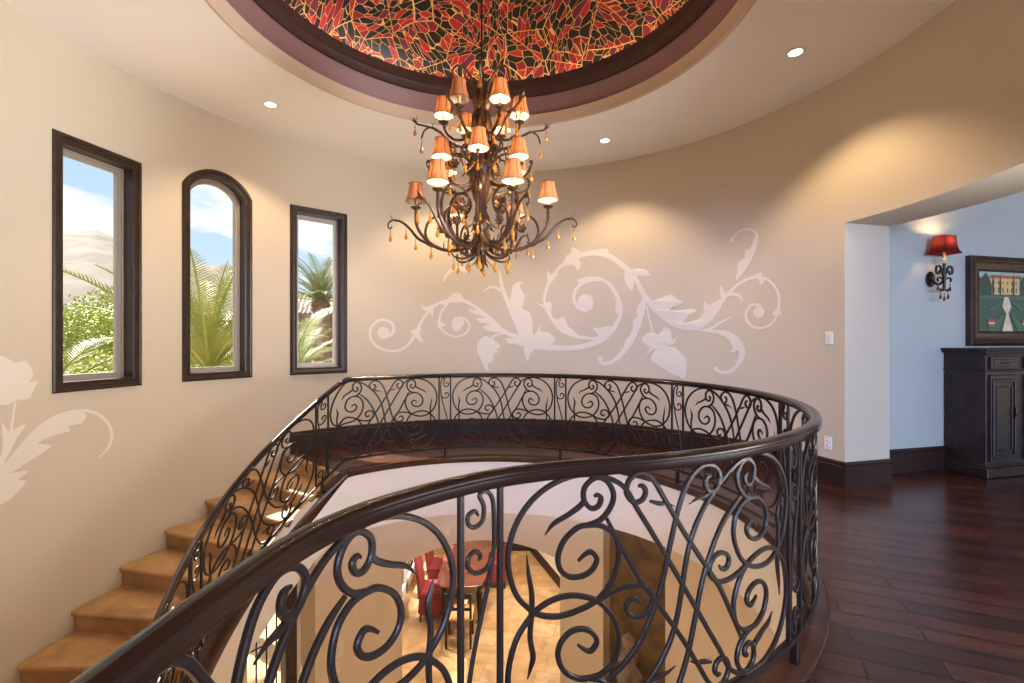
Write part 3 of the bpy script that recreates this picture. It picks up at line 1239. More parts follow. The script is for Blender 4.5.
class Mural:
    def __init__(self, ox, oy, sc):
        self.ox, self.oy, self.sc = ox, oy, sc
        self.mb = MB()

    def P(self, x, y, r):
        th, z = wall_pt(self.ox + x / self.sc, self.oy + y / self.sc)
        return tuple(pol(th, r, z))

    def stroke(self, pts, n=6):
        P = catmull(pts, n)
        L, Rr = [], []
        for i, (x, y, w) in enumerate(P):
            a, b = P[max(i - 1, 0)], P[min(i + 1, len(P) - 1)]
            dx, dy = b[0] - a[0], b[1] - a[1]
            l = math.hypot(dx, dy) or 1
            nx, ny = -dy / l * w / 2, dx / l * w / 2
            L.append((x + nx, y + ny))
            Rr.append((x - nx, y - ny))
        N = len(L)
        vs = []
        for r in (R - 0.004, R + 0.001):
            vs += [self.P(*q, r) for q in L] + [self.P(*q, r) for q in Rr]
        fs = []
        for i in range(N - 1):
            fs.append((i, i + 1, N + i + 1, N + i))
            fs.append((i, 2 * N + i, 2 * N + i + 1, i + 1))
            fs.append((N + i, N + i + 1, 3 * N + i + 1, 3 * N + i))
        self.mb.add(vs, fs)

    def leaf(self, pts, smooth=3):
        P = catmull([(x, y) for x, y in pts], smooth, closed=True) if smooth else pts
        P3 = [self.P(x, y, R - 0.0045) for x, y in P]
        tris = tessellate_polygon([[Vector((x, y, 0)) for x, y in P]])
        self.mb.add(P3, [tuple(t) for t in tris])
        B3 = [self.P(x, y, R + 0.001) for x, y in P]
        n = len(P3)
        self.mb.add(P3 + B3, [(i, (i + 1) % n, n + (i + 1) % n, n + i) for i in range(n)])

    def blob(self, x, y, r):
        self.leaf([(x + r * math.cos(2 * PI * k / 14), y + r * math.sin(2 * PI * k / 14)) for k in range(14)], 0)


m1 = Mural(360, 240, 4.267)
m1.blob(100, 397, 26)
m1.stroke([(118, 412, 14), (142, 392, 13), (140, 362, 11), (112, 342, 10), (76, 345, 10), (48, 375, 10), (44, 415, 11), (70, 452, 10), (118, 472, 9), (170, 470, 9), (210, 442, 10), (236, 400, 12), (256, 358, 10),
           (290, 308, 11), (330, 274, 12), (382, 258, 16), (440, 260, 16), (490, 285, 14), (560, 338, 14), (620, 392, 14), (700, 430, 22)])
m1.leaf([(215, 390), (238, 378), (262, 372), (255, 400), (270, 438), (248, 425), (232, 415), (212, 420), (225, 405)])
m1.leaf([(262, 278), (285, 285), (325, 270), (315, 292), (310, 328), (296, 305), (270, 300)])
m1.leaf([(368, 235), (382, 245), (400, 225), (430, 230), (440, 250), (470, 265), (420, 270), (380, 268), (372, 275), (350, 275), (378, 255)])
m1.leaf([(455, 272), (500, 282), (570, 338), (625, 392), (665, 425), (610, 398), (545, 388), (522, 368), (560, 362), (512, 352), (497, 335), (540, 332), (482, 312), (462, 294), (508, 300)], 2)
m1.blob(415, 360, 20)
m1.stroke([(432, 366, 10), (440, 350, 10), (425, 335, 9), (400, 340, 8), (395, 365, 8), (410, 385, 8), (432, 380, 6)])
m1.stroke([(378, 268, 8), (350, 300, 8), (340, 340, 9), (352, 385, 8), (400, 412, 7), (448, 400, 8), (467, 368, 8), (455, 342, 8), (425, 330, 8), (402, 342, 7)])
m1.leaf([(330, 340), (345, 350), (365, 365), (345, 368), (335, 380)])
m1.stroke([(700, 430, 10), (660, 404, 10), (610, 398, 8), (575, 408, 8), (552, 430, 8)])
m1.leaf([(502, 440), (512, 425), (535, 410), (560, 420), (575, 432), (600, 452), (582, 470), (600, 478), (575, 485), (568, 515), (545, 530), (552, 556), (536, 556), (522, 520), (500, 475)])
m1.leaf([(590, 120), (604, 150), (612, 195), (640, 255), (650, 200), (672, 180), (695, 178), (680, 198), (705, 240), (690, 290), (722, 308), (735, 350), (738, 405), (752, 395), (770, 355), (768, 388), (805, 395), (835, 430), (770, 462), (715, 462), (690, 430), (655, 350), (622, 270), (598, 200)], 2)
m1.stroke([(528, 220, 4), (548, 204, 8), (575, 202, 10), (606, 218, 10)])
m1.stroke([(355, 178, 5), (368, 150, 12), (392, 128, 16), (425, 118, 14), (455, 125, 6)])
m1.leaf([(410, 118), (440, 118), (470, 130), (455, 140), (430, 130)])
m1.leaf([(700, 455), (740, 468), (722, 490), (718, 518), (704, 495)])
m1.leaf([(620, 420), (680, 425), (705, 445), (690, 452), (650, 440), (640, 445)])
m1.stroke([(715, 452, 26), (800, 458, 24), (880, 462, 22), (950, 452, 18), (1030, 425, 14)])
m1.stroke([(1060, 46, 18), (1000, 50, 16), (935, 66, 16), (865, 105, 12), (815, 165, 11), (788, 235, 11), (792, 280, 12), (825, 345, 12), (885, 398, 12), (950, 415, 12), (1040, 424, 12)])
m1.leaf([(872, 90), (880, 68), (900, 55), (905, 30), (938, 48), (930, 72), (942, 100), (930, 132), (915, 110), (890, 108), (855, 118)])
m1.leaf([(800, 130), (818, 150), (850, 142), (825, 170), (812, 190), (800, 170)])
m1.leaf([(752, 268), (785, 276), (808, 262), (818, 280), (815, 318), (842, 340), (870, 330), (888, 368), (930, 405), (875, 402), (825, 360), (795, 300), (770, 280)])
m1.blob(962, 265, 34)
m1.stroke([(990, 280, 22), (960, 298, 16), (928, 285, 14), (912, 250, 14), (925, 205, 14), (968, 175, 15), (1030, 168, 16)])
m2 = Mural(580, 220, 4.268)
m2.stroke([(-10, 262, 14), (30, 250, 14), (80, 250, 14), (125, 275, 16), (158, 325, 18), (174, 385, 16), (155, 445, 18), (115, 498, 20), (60, 530, 18), (-20, 550, 16)])
m2.leaf([(125, 272), (150, 300), (155, 340), (150, 380), (160, 400), (175, 390), (165, 330)])
m2.leaf([(55, 462), (95, 460), (145, 452), (150, 470), (120, 500), (85, 515), (75, 485)])
m2.stroke([(-20, 500, 10), (40, 505, 10), (90, 500, 8)])
m2.stroke([(-40, 168, 18), (0, 152, 18), (60, 142, 18), (120, 152, 22), (180, 192, 24), (228, 240, 20), (262, 300, 18), (290, 345, 22), (340, 400, 24), (410, 448, 22), (480, 462, 20), (540, 440, 20), (580, 390, 22), (620, 330, 14), (680, 272, 12), (740, 246, 12), (790, 250, 11),
           (832, 288, 10), (850, 345, 10), (838, 415, 10), (805, 452, 10), (752, 462, 10), (714, 432, 10), (710, 392, 10), (738, 362, 11), (775, 368, 12)])
m2.blob(764, 395, 24)
m2.leaf([(195, 210), (225, 212), (250, 208), (280, 212), (300, 238), (270, 242), (245, 238), (232, 262), (222, 300), (206, 285), (190, 255)])
m2.leaf([(268, 325), (300, 345), (340, 335), (390, 318), (412, 338), (446, 350), (410, 366), (378, 385), (440, 385), (482, 378), (495, 392), (462, 410), (440, 440), (500, 425), (528, 398), (530, 345), (552, 365), (604, 335), (600, 370), (560, 430), (500, 467), (430, 458), (360, 425), (305, 380)], 2)
m2.leaf([(745, 238), (772, 225), (772, 245), (790, 255), (770, 278), (765, 258)])
m2.leaf([(838, 380), (850, 375), (862, 408), (845, 402), (820, 408)])
m2.leaf([(600, 280), (612, 300), (625, 318), (610, 332), (598, 320)])
m2.stroke([(272, 335, 14), (266, 380, 26), (244, 450, 28), (215, 520, 26), (170, 580, 20), (130, 608, 14), (98, 612, 12), (84, 596, 14)])
m2.leaf([(250, 360), (270, 355), (262, 390), (240, 395)])
m2.leaf([(232, 420), (262, 420), (255, 450), (225, 455)])
m2.leaf([(200, 505), (235, 490), (215, 540), (190, 540)])
m2.blob(86, 592, 10)
m2.stroke([(284, 365, 7), (294, 415, 8), (310, 478, 9)])
m2.leaf([(264, 520), (275, 492), (310, 478), (335, 490), (365, 458), (388, 475), (392, 512), (414, 498), (402, 528), (365, 538), (405, 545), (430, 570), (418, 560), (455, 595), (452, 650), (446, 680), (425, 668), (385, 652), (348, 628), (318, 610), (302, 588), (325, 548), (280, 574), (300, 545)], 2)
m2.stroke([(490, 468, 5), (560, 474, 12), (620, 486, 24), (668, 518, 34), (692, 565, 26), (680, 612, 20), (642, 646, 15), (602, 650, 11), (580, 636, 12)])
m2.blob(580, 634, 9)
m2.leaf([(640, 520), (655, 545), (640, 560), (660, 565), (680, 545), (668, 515)])
m2.stroke([(510, 470, 5), (560, 462, 10), (600, 438, 10), (648, 414, 5)])
m2.stroke([(600, 345, 10), (635, 320, 12), (668, 318, 12), (688, 335, 10), (692, 356, 5)])
m2.stroke([(668, 258, 8), (692, 205, 14), (722, 145, 14), (748, 95, 12), (752, 62, 10), (728, 40, 9), (690, 44, 8), (662, 66, 7), (650, 86, 12)])
m2.blob(650, 86, 9)
m2.leaf([(666, 258), (672, 220), (676, 180), (704, 162), (706, 130), (735, 120), (738, 88), (758, 72), (752, 120), (732, 170), (700, 225)], 2)
mm = MB()
mm.v, mm.f, mm.m = list(m1.mb.v), list(m1.mb.f), list(m1.mb.m)
mm.add(m2.mb.v, m2.mb.f)
tag(mm.build('wall_mural', M_mural, smooth=50, recalc=False), 'pale painted mural of acanthus scrolls on the curved wall behind the balustrade', 'mural')
m3 = Mural(0, 330, 3.594)
m3.leaf([(-60, 120), (-20, 92), (10, 95), (40, 112), (62, 118), (85, 110), (110, 135), (116, 165), (104, 190), (134, 182), (118, 216), (104, 245), (60, 252), (20, 270), (-30, 255), (-70, 200)])
m3.stroke([(52, 258, 8), (44, 320, 9), (30, 400, 11), (10, 470, 12), (-20, 540, 12)])
m3.leaf([(4, 335), (28, 362), (55, 355), (92, 338), (60, 385), (38, 430), (10, 475), (-12, 500), (8, 420)])
m3.stroke([(-20, 545, 20), (0, 515, 18), (60, 440, 18), (130, 362, 18), (200, 312, 14), (280, 290, 10), (340, 298, 11), (384, 332, 13), (400, 380, 13), (384, 428, 9), (354, 458, 4)])
m3.leaf([(8, 512), (60, 432), (130, 360), (200, 310), (270, 296), (308, 300), (292, 336), (240, 344), (252, 362), (190, 380), (132, 408), (184, 414), (150, 442), (90, 480), (40, 512)], 2)
m3.leaf([(-10, 520), (40, 515), (104, 504), (62, 538), (94, 542), (52, 592), (10, 622), (-40, 640)], 2)
tag(m3.mb.build('wall_mural', M_mural, smooth=50, recalc=False), 'pale painted flower and leaf plume low on the wall beneath the first window', 'mural')

# ------------------------------------------------------------------ switch, outlets
def wall_plate(name, th, z, r, w, h, label, cat, outlet=False, inward=True):
    c = pol(th, r, z)
    root = empty(name, c, label, cat)
    en = Vector((-math.sin(rad(th)), -math.cos(rad(th)), 0))
    rz = -rad(th)
    mb = MB()
    mb.box(c + en * 0.004, (w, 0.008, h), rz, bev=0.003)
    mb.build('cover_plate', M_white, root)
    if outlet:
        for dz in (-0.02, 0.02):
            mb = MB()
            mb.box(c + en * 0.009 + Vector((0, 0, dz)), (0.032, 0.004, 0.026), rz, bev=0.002)
            for sx in (-0.006, 0.006):
                ea = Vector((math.cos(rad(th)), -math.sin(rad(th)), 0))
                mb.box(c + en * 0.0115 + ea * sx + Vector((0, 0, dz)), (0.003, 0.002, 0.010), rz, mi=1)
            mb.build('socket', [M_white, M_grey], root)
    else:
        mb = MB()
        mb.box(c + en * 0.0095, (w * 0.45, 0.005, h * 0.55), rz, bev=0.002)
        mb.build('rocker', mat('rocker_white', (0.74, 0.72, 0.68), 0.35), root)
    return root


wall_plate('light_switch', 72.4, 1.33, R, 0.075, 0.118, 'white rocker light switch on the curved wall beside the hall opening', 'light switch')
wall_plate('wall_outlet', 72.2, 0.371, R, 0.075, 0.118, 'white double wall outlet just above the dark baseboard', 'outlet', True)

# ------------------------------------------------------------------ recessed ceiling lights
def downlight(th, label, power=110):
    c = pol(th, 2.57, HC)
    root = empty('recessed_light', c, label, 'ceiling light', 'recessed lights round the rotunda ceiling')
    mb = MB()
    mb.lathe([(0.050, 0.001), (0.052, -0.006), (0.072, -0.007), (0.076, -0.003), (0.076, 0.001)], c, 28)
    mb.build('trim_ring', M_white, root)
    mb = MB()
    mb.lathe([(0.0005, -0.0025), (0.025, -0.0025), (0.050, -0.003), (0.050, -0.0005), (0.0005, -0.0005)], c, 24)
    mb.build('lens', M_can, root)
    tgt = pol(th, 2.75, 0)
    l = light('recessed_lamp', 'SPOT', c + Vector((0, 0, -0.02)), power, (1.0, 0.72, 0.42), target=tgt, spot_size=rad(105), spot_blend=0.55, shadow_soft_size=0.04)


downlight(-58, 'white recessed ceiling light above the arched window')
downlight(-14, 'white recessed ceiling light mostly hidden behind the chandelier')
downlight(30.4, 'white recessed ceiling light over the mural wall, between chandelier and hall opening')
downlight(78.7, 'white recessed ceiling light nearest the hall opening')

# ------------------------------------------------------------------ chandelier
ch = empty('chandelier', (CX, CY, 1.79), 'large bronze three tier chandelier with fabric shades and amber crystals hanging under the dome', 'chandelier')


def cpt(r, ang, z):
    a = rad(ang)
    return Vector((CX + r * math.cos(a), CY + r * math.sin(a), z))


mb = MB()
mb.lathe([(0.001, 1.785), (0.010, 1.80), (0.024, 1.86), (0.018, 1.90), (0.034, 1.93), (0.05, 1.97), (0.045, 2.01), (0.028, 2.04), (0.045, 2.07), (0.062, 2.12), (0.052, 2.18), (0.034, 2.22), (0.030, 2.30), (0.045, 2.33),
          (0.036, 2.37), (0.048, 2.44), (0.072, 2.52), (0.078, 2.58), (0.060, 2.62), (0.040, 2.66), (0.030, 2.72), (0.042, 2.76), (0.058, 2.83), (0.066, 2.88), (0.052, 2.92), (0.035, 2.96), (0.05, 2.99), (0.046, 3.04), (0.02, 3.09), (0.012, 3.12)],
         (CX, CY, 0), 20, wob=lambda i, j: 1.0 + (0.10 if j % 2 else -0.06))
mb.build('column', M_bronze, ch)
mb = MB()
mb.tube([(CX, CY, 3.10), (CX, CY, 4.86)], 0.007, 10)
for k in range(8):
    mb.sphere((CX, CY, 3.2 + k * 0.2), 0.018, 10, 6)
mb.build('stem', M_iron, ch)
mb = MB()
mb.lathe([(0.001, 4.78), (0.05, 4.79), (0.09, 4.82), (0.10, 4.86), (0.10, 4.90), (0.001, 4.90)], (CX, CY, 0), 24)
mb.build('ceiling_canopy', M_bronze, ch)


def leaf_blade(mb, base, tip, side, width, curl=0.02, n=7):
    base, tip, side = Vector(base), Vector(tip), Vector(side).normalized()
    ax = tip - base
    nrm = ax.cross(side).normalized()
    vs, fs = [], []
    for k in range(n + 1):
        t = k / n
        w = width * math.sin(PI * min(1, 0.12 + 0.88 * t)) * (1 + 0.25 * (k % 2)) * (1 - 0.3 * t)
        if k == n:
            w = 0.0005
        c = base + ax * t + nrm * curl * (t * t * 2 - math.sin(t * PI) * 0.6)
        for q, dz in ((-w, 0), (0, 0.25 * width), (w, 0)):
            vs.append(tuple(c + side * q + nrm * dz))
        for q, dz in ((-w, -0.003), (0, 0.25 * width - 0.003), (w, -0.003)):
            vs.append(tuple(c + side * q + nrm * dz))
    for k in range(n):
        a, b = k * 6, k * 6 + 6
        fs += [(a, a + 1, b + 1, b), (a + 1, a + 2, b + 2, b + 1), (a + 4, a + 3, b + 3, b + 4), (a + 5, a + 4, b + 4, b + 5),
               (a + 3, a, b, b + 3), (a + 2, a + 5, b + 5, b + 2)]
    mb.add(vs, fs)


# acanthus collars
for z0, z1, r0, r1, nn, wd in ((2.28, 2.52, 0.038, 0.115, 8, 0.034), (2.62, 2.46, 0.065, 0.10, 8, 0.030), (2.68, 2.88, 0.038, 0.10, 8, 0.028), (2.07, 1.92, 0.055, 0.085, 8, 0.026), (2.20, 2.08, 0.04, 0.085, 8, 0.024), (2.92, 3.04, 0.035, 0.085, 8, 0.024), (1.93, 1.82, 0.03, 0.05, 6, 0.016)):
    mb = MB()
    for k in range(nn):
        a = 360 * k / nn
        leaf_blade(mb, cpt(r0, a, z0), cpt(r1, a, z1), Vector((-math.sin(rad(a)), math.cos(rad(a)), 0)), wd)
    mb.build('leaf_collar', M_giltleaf, ch, recalc=True)


def crystal(parent, p, L=0.055, w=0.011):
    L, w = L * 1.15, w * 1.2
    mb = MB()
    mb.tube([p, p + Vector((0, 0, -0.022))], 0.0016, 5, mi=1)
    mb.sphere(p + Vector((0, 0, -0.027)), 0.006, 8, 6)
    mb.lathe([(0.0008, -0.034), (0.003, -0.038), (w * .8, -0.034 - L * 0.55), (w, -0.034 - L * 0.68), (w * 0.7, -0.034 - L * 0.9), (0.0008, -0.034 - L)], p, 8, 0, True)
    mb.build('crystal', [M_amber, M_bronze], parent, smooth=20)


def lamp(arm, p, lit, back=False):
    """candle, bulb and pleated bell shade standing on p"""
    mb = MB()
    mb.lathe([(0.004, -0.012), (0.016, -0.008), (0.034, 0.004), (0.037, 0.010), (0.020, 0.008), (0.014, 0.012), (0.014, 0.016)], p, 16, caps=True)
    mb.build('drip_cup', M_bronze, arm)
    mb = MB()
    mb.lathe([(0.011, 0.012), (0.0115, 0.06), (0.010, 0.072), (0.005, 0.074)], p, 12, caps=True)
    mb.build('candle', M_candle, arm)
    mb = MB()
    mb.lathe([(0.006, 0.074), (0.012, 0.088), (0.015, 0.104), (0.012, 0.122), (0.005, 0.140), (0.001, 0.148)], p, 12, caps=True)
    mb.build('bulb', M_bulb if lit else M_bulb_off, arm)
    # shade: scalloped bell, ribs every 60 degrees
    N = 48
    zb = 0.052
    prof = [(0.070, 0.0), (0.068, 0.006), (0.063, 0.022), (0.056, 0.045), (0.050, 0.072), (0.046, 0.098), (0.045, 0.118), (0.047, 0.124)]

    def wob(i, j):
        ph = (j % 8) / 8.0
        return 1.0 + 0.035 * math.sin(ph * PI) - 0.012 * (j % 2)
    mb = MB()
    mb.lathe([(r, z + zb) for r, z in prof], p, N, 0, False, wob)
    mb.lathe([(r - 0.0022, z + zb) for r, z in prof], p, N, 1, False, wob)
    sh = mb.build('lamp_shade', [M_shade, M_lining], arm, smooth=60, recalc=False)
    mb = MB()
    for j in range(6):
        a = 2 * PI * j / 6
        pts = [p + Vector(((r - 0.0005) * math.cos(a), (r - 0.0005) * math.sin(a), z + zb)) for r, z in prof]
        mb.tube(pts, 0.0022, 5)
    for r, z in (prof[0], prof[-1]):
        mb.tube([p + Vector((r * 1.015 * math.cos(2 * PI * k / 24), r * 1.015 * math.sin(2 * PI * k / 24), z + zb)) for k in range(25)], 0.0025, 5)
    mb.build('braid', M_braid, sh)
    if lit:
        light('chandelier_lamp', 'POINT', p + Vector((0, 0, 0.096)), 21.0, (1.0, 0.67, 0.37), shadow_soft_size=0.017)


def rosette(parent, r, z, ang, size=0.026):
    c = cpt(r, ang, z)
    side = Vector((-math.sin(rad(ang)), math.cos(rad(ang)), 0))
    out = Vector((math.cos(rad(ang)), math.sin(rad(ang)), 0))
    mb = MB()
    mb.sphere(c, size * 0.42, 10, 6)
    for sgn in (-1, 1):
        for q in range(6):
            a = 2 * PI * q / 6
            d = out * math.cos(a) + Vector((0, 0, math.sin(a)))
            leaf_blade(mb, c + side * sgn * size * 0.2, c + d * size + side * sgn * size * 0.45, d.cross(side), size * 0.36, curl=0.004, n=4)
    mb.build('rosette', M_giltleaf, parent)


def arm_tube(pts, ang, rads, mb=None, n=8, sub=5):
    rads = [k * 1.18 for k in rads]
    P = catmull([(r, z, k) for (r, z), k in zip(pts, rads)], sub)
    mb = mb or MB()
    mb.tube([cpt(r, ang, z) for r, z, k in P], [k for r, z, k in P], n)
    return mb


def leaf_at(mb, r, z, ang, dr, dz, L, w):
    d = Vector((dr, dz)).normalized() * L
    side = Vector((-math.sin(rad(ang)), math.cos(rad(ang)), 0))
    leaf_blade(mb, cpt(r, ang, z), cpt(r + d.x, ang, z + d.y), side, w, curl=0.015, n=5)


# lower tier: six long S arms, shade at r 0.47, outer tendril to r 0.66
for k in range(6):
    ang = -2 + 60 * k
    mb = arm_tube([(0.03, 2.02), (0.10, 1.965), (0.22, 1.945), (0.33, 1.975), (0.42, 2.05), (0.465, 2.13), (0.47, 2.235)], ang, [.012, .012, .011, .011, .010, .009, .009])
    # tendril beyond the lamp
    arm_tube([(0.36, 1.99), (0.45, 2.03), (0.52, 2.11), (0.58, 2.155), (0.635, 2.165), (0.668, 2.14), (0.665, 2.11), (0.645, 2.108), (0.642, 2.125)], ang, [.010, .009, .008, .007, .006, .005, .005, .004, .003], mb)
    # inner C scroll
    arm_tube([(0.36, 1.985), (0.40, 2.06), (0.385, 2.14), (0.33, 2.185), (0.27, 2.165), (0.25, 2.11), (0.28, 2.075), (0.31, 2.095), (0.30, 2.12)], ang, [.009, .008, .008, .007, .007, .006, .006, .005, .004], mb)
    # low J hook under the arm
    arm_tube([(0.02, 1.95), (0.07, 1.90), (0.15, 1.875), (0.205, 1.885), (0.225, 1.91), (0.21, 1.93)], ang + 30, [.008, .008, .007, .006, .005, .004], mb)
    for r, z, dr, dz, L in ((0.33, 1.975, 1, .1, .09), (0.25, 1.95, .6, .8, .06), (0.44, 2.08, .5, 1, .07), (0.60, 2.16, 1, .2, .06), (0.14, 1.955, 1, .35, .08)):
        leaf_at(mb, r, z, ang, dr, dz, L, 0.016)
    arm = mb.build('arm', M_bronze, ch)
    lamp(arm, cpt(0.47, ang, 2.245), k != 3)
    rosette(arm, 0.285, 2.10, ang, 0.034)
    crystal(arm, cpt(0.652, ang, 2.105))
    crystal(arm, cpt(0.36, ang, 1.985), 0.06)
    crystal(arm, cpt(0.54, ang, 2.115), 0.05)
    crystal(arm, cpt(0.21, ang + 30, 1.885), 0.055)
    crystal(arm, cpt(0.11, ang + 30, 1.885), 0.05)
    crystal(arm, cpt(0.47, ang, 2.04), 0.05)

# inner loops rising from the lower hub to the middle cup
for k in range(6):
    ang = 28 + 60 * k
    mb = arm_tube([(0.03, 2.03), (0.10, 1.99), (0.19, 2.02), (0.27, 2.12), (0.30, 2.24), (0.26, 2.35), (0.18, 2.38), (0.11, 2.33), (0.10, 2.26), (0.14, 2.22), (0.18, 2.25), (0.17, 2.29)], ang, [.012, .012, .011, .011, .010, .009, .009, .008, .008, .007, .006, .005])
    for r, z, dr, dz, L in ((0.19, 2.02, .7, .8, .09), (0.27, 2.12, .3, 1, .08), (0.14, 2.22, .2, -1, .05), (0.28, 2.31, -.6, .6, .06), (0.18, 2.25, .5, .9, .06)):
        leaf_at(mb, r, z, ang, dr, dz, L, 0.018)
    arm = mb.build('scroll_arm', M_bronze, ch)
    rosette(arm, 0.16, 2.265, ang, 0.040)
    crystal(arm, cpt(0.14, ang, 2.215), 0.055)
    crystal(arm, cpt(0.26, ang, 2.10), 0.055)

# middle tier: six arms, shade at r 0.30
for k in range(6):
    ang = -90 + 60 * k
    mb = arm_tube([(0.04, 2.46), (0.10, 2.40), (0.18, 2.375), (0.25, 2.40), (0.29, 2.45), (0.30, 2.49)], ang, [.010, .010, .009, .009, .008, .008])
    arm_tube([(0.22, 2.385), (0.31, 2.40), (0.37, 2.43), (0.405, 2.475), (0.40, 2.505), (0.38, 2.50)], ang, [.008, .007, .006, .006, .005, .004], mb)
    arm_tube([(0.05, 2.52), (0.11, 2.60), (0.18, 2.63), (0.23, 2.60), (0.23, 2.55), (0.19, 2.535), (0.17, 2.56)], ang + 30, [.008, .008, .007, .007, .006, .005, .004], mb)
    for r, z, dr, dz, L in ((0.18, 2.375, 1, .3, .07), (0.36, 2.43, .8, .8, .07), (0.39, 2.49, -.2, 1, .04), (0.26, 2.405, .4, -.6, .05)):
        leaf_at(mb, r, z, ang, dr, dz, L, 0.016)
    arm = mb.build('arm', M_bronze, ch)
    lamp(arm, cpt(0.30, ang, 2.495), True)
    rosette(arm, 0.19, 2.565, ang + 30, 0.034)
    crystal(arm, cpt(0.395, ang, 2.46), 0.05)
    crystal(arm, cpt(0.20, ang + 30, 2.53), 0.055)
    crystal(arm, cpt(0.24, ang, 2.385), 0.05)

# upper tier: six arms, shade at r 0.27, plus long drooping tendrils
for k in range(6):
    ang = 0 + 60 * k
    mb = arm_tube([(0.035, 2.90), (0.06, 2.80), (0.12, 2.735), (0.19, 2.73), (0.24, 2.765), (0.265, 2.81), (0.27, 2.84)], ang, [.009, .009, .009, .008, .008, .007, .007])
    arm_tube([(0.045, 2.86), (0.07, 2.76), (0.10, 2.66), (0.14, 2.60), (0.20, 2.60), (0.22, 2.64)], ang + 15, [.007, .007, .006, .006, .005, .004], mb)
    for r, z, dr, dz, L in ((0.17, 2.73, 1, .3, .06), (0.25, 2.78, .4, 1, .05), (0.10, 2.75, .5, -.7, .05)):
        leaf_at(mb, r, z, ang, dr, dz, L, 0.015)
    arm = mb.build('arm', M_bronze, ch)
    lamp(arm, cpt(0.27, ang, 2.845), k != 4)
    crystal(arm, cpt(0.19, ang, 2.725), 0.06)
    mb = arm_tube([(0.04, 2.72), (0.12, 2.67), (0.22, 2.70), (0.30, 2.775), (0.38, 2.805), (0.45, 2.82), (0.475, 2.86)], ang + 6, [.008, .008, .007, .007, .006, .006, .004])
    arm_tube([(0.28, 2.765), (0.35, 2.80), (0.40, 2.775), (0.42, 2.72)], ang + 6, [.006, .006, .005, .005], mb)
    for r, z, dr, dz, L in ((0.30, 2.775, 1, .5, .07), (0.44, 2.82, .7, .9, .05), (0.46, 2.84, 1, .1, .04)):
        leaf_at(mb, r, z, ang + 6, dr, dz, L, 0.014)
    arm = mb.build('tendril', M_bronze, ch)
    crystal(arm, cpt(0.42, ang + 6, 2.715), 0.06)
    crystal(arm, cpt(0.465, ang + 6, 2.82), 0.045)
    crystal(arm, cpt(0.30, ang + 6, 2.765), 0.06)
    # crown loops
    mb = arm_tube([(0.03, 3.00), (0.06, 3.10), (0.12, 3.19), (0.19, 3.20), (0.225, 3.14), (0.205, 3.09), (0.175, 3.11)], ang + 30, [.008, .008, .007, .006, .006, .005, .004])
    leaf_at(mb, 0.12, 3.19, ang + 30, .6, .8, .07, 0.014)
    arm = mb.build('crown_scroll', M_bronze, ch)
    crystal(arm, cpt(0.21, ang + 30, 3.09), 0.06)

# ------------------------------------------------------------------ hall: sconce, cabinet, painting
def yaw_of(v):
    return math.atan2(v.y, v.x)


HRZ = yaw_of(HALL_D)


def hbox(mb, t, n, z, s, mi=0, bev=0.0):
    """box centred at hall coords, sizes (along wall, out of wall, up)"""
    mb.box(hall(t, n, z), s, HRZ, mi, bev)


# sconce
T_S = 0.515
sc = empty('wall_sconce', hall(T_S, 0, 1.95), 'iron wall sconce with glowing red four sided shade and hanging crystals', 'wall lamp')
mb = MB()
P0 = hall(T_S - 0.0, 0.0, 1.93)
pl = []
for dn, rr in ((0.0, 0.055), (0.012, 0.06), (0.022, 0.045), (0.028, 0.02)):
    pl.append([tuple(P0 + HALL_N * dn + HALL_D * (rr * math.cos(2 * PI * k / 16)) + Vector((0, 0, 1.35 * rr * math.sin(2 * PI * k / 16)))) for k in range(16)])
mb.loft(pl)
mb.build('backplate', M_iron, sc)
mb = MB()


def st(pts, r):
    P = catmull([(a, b, c) for a, b, c in pts], 6)
    mb.tube([hall(T_S + a * 1.15, b, 1.95 + c) for a, b, c in P], r * 1.5, 8)


st([(-0.02, 0.02, -0.02), (0.0, 0.08, -0.08), (0.0, 0.13, -0.04), (0.0, 0.135, 0.06), (0.0, 0.135, 0.16)], 0.008)
st([(0.0, 0.135, 0.13), (0.0, 0.135, -0.02), (0.0, 0.135, -0.15)], 0.009)
for sx in (-1, 1):
    st([(0.0, 0.135, -0.03), (sx * 0.03, 0.135, 0.05), (sx * 0.055, 0.135, 0.095), (sx * 0.09, 0.135, 0.08), (sx * 0.09, 0.135, 0.03), (sx * 0.06, 0.135, 0.02), (sx * 0.055, 0.135, 0.05)], 0.007)
    st([(0.0, 0.135, -0.05), (sx * 0.04, 0.135, -0.02), (sx * 0.075, 0.135, -0.03), (sx * 0.07, 0.135, -0.06)], 0.006)
    st([(0.0, 0.135, -0.12), (sx * 0.03, 0.135, -0.15), (sx * 0.05, 0.135, -0.13)], 0.006)
mb.build('bracket', M_iron, sc)
for dx, dz in ((-0.085, -0.06), (0.075, -0.06), (-0.05, -0.14), (0.05, -0.14), (0, -0.16)):
    crystal(sc, hall(T_S + dx, 0.135, 1.95 + dz), 0.05, 0.010)
    bpy.data.objects[sc.children[-1].name].data.materials[0] = mat('sconce_crystal', (0.10, 0.05, 0.025), 0.15)
mb = MB()
sh = []
for z, hw in ((0.215, 0.118), (0.222, 0.116), (0.25, 0.098), (0.30, 0.086), (0.385, 0.079), (0.392, 0.081)):
    ring = []
    for a, b in ((-1, -1), (0, -1.02), (1, -1), (1.02, 0), (1, 1), (0, 1.02), (-1, 1), (-1.02, 0)):
        ring.append(tuple(hall(T_S + a * hw, 0.135 + b * hw * 0.68, 1.95 + z)))
    sh.append(ring)
mb.loft(sh, True, False)
mb.build('lamp_shade', M_redshade, sc, smooth=25)
mb = MB()
mb.sphere(hall(T_S, 0.135, 1.95 + 0.315), 0.022, 10, 8)
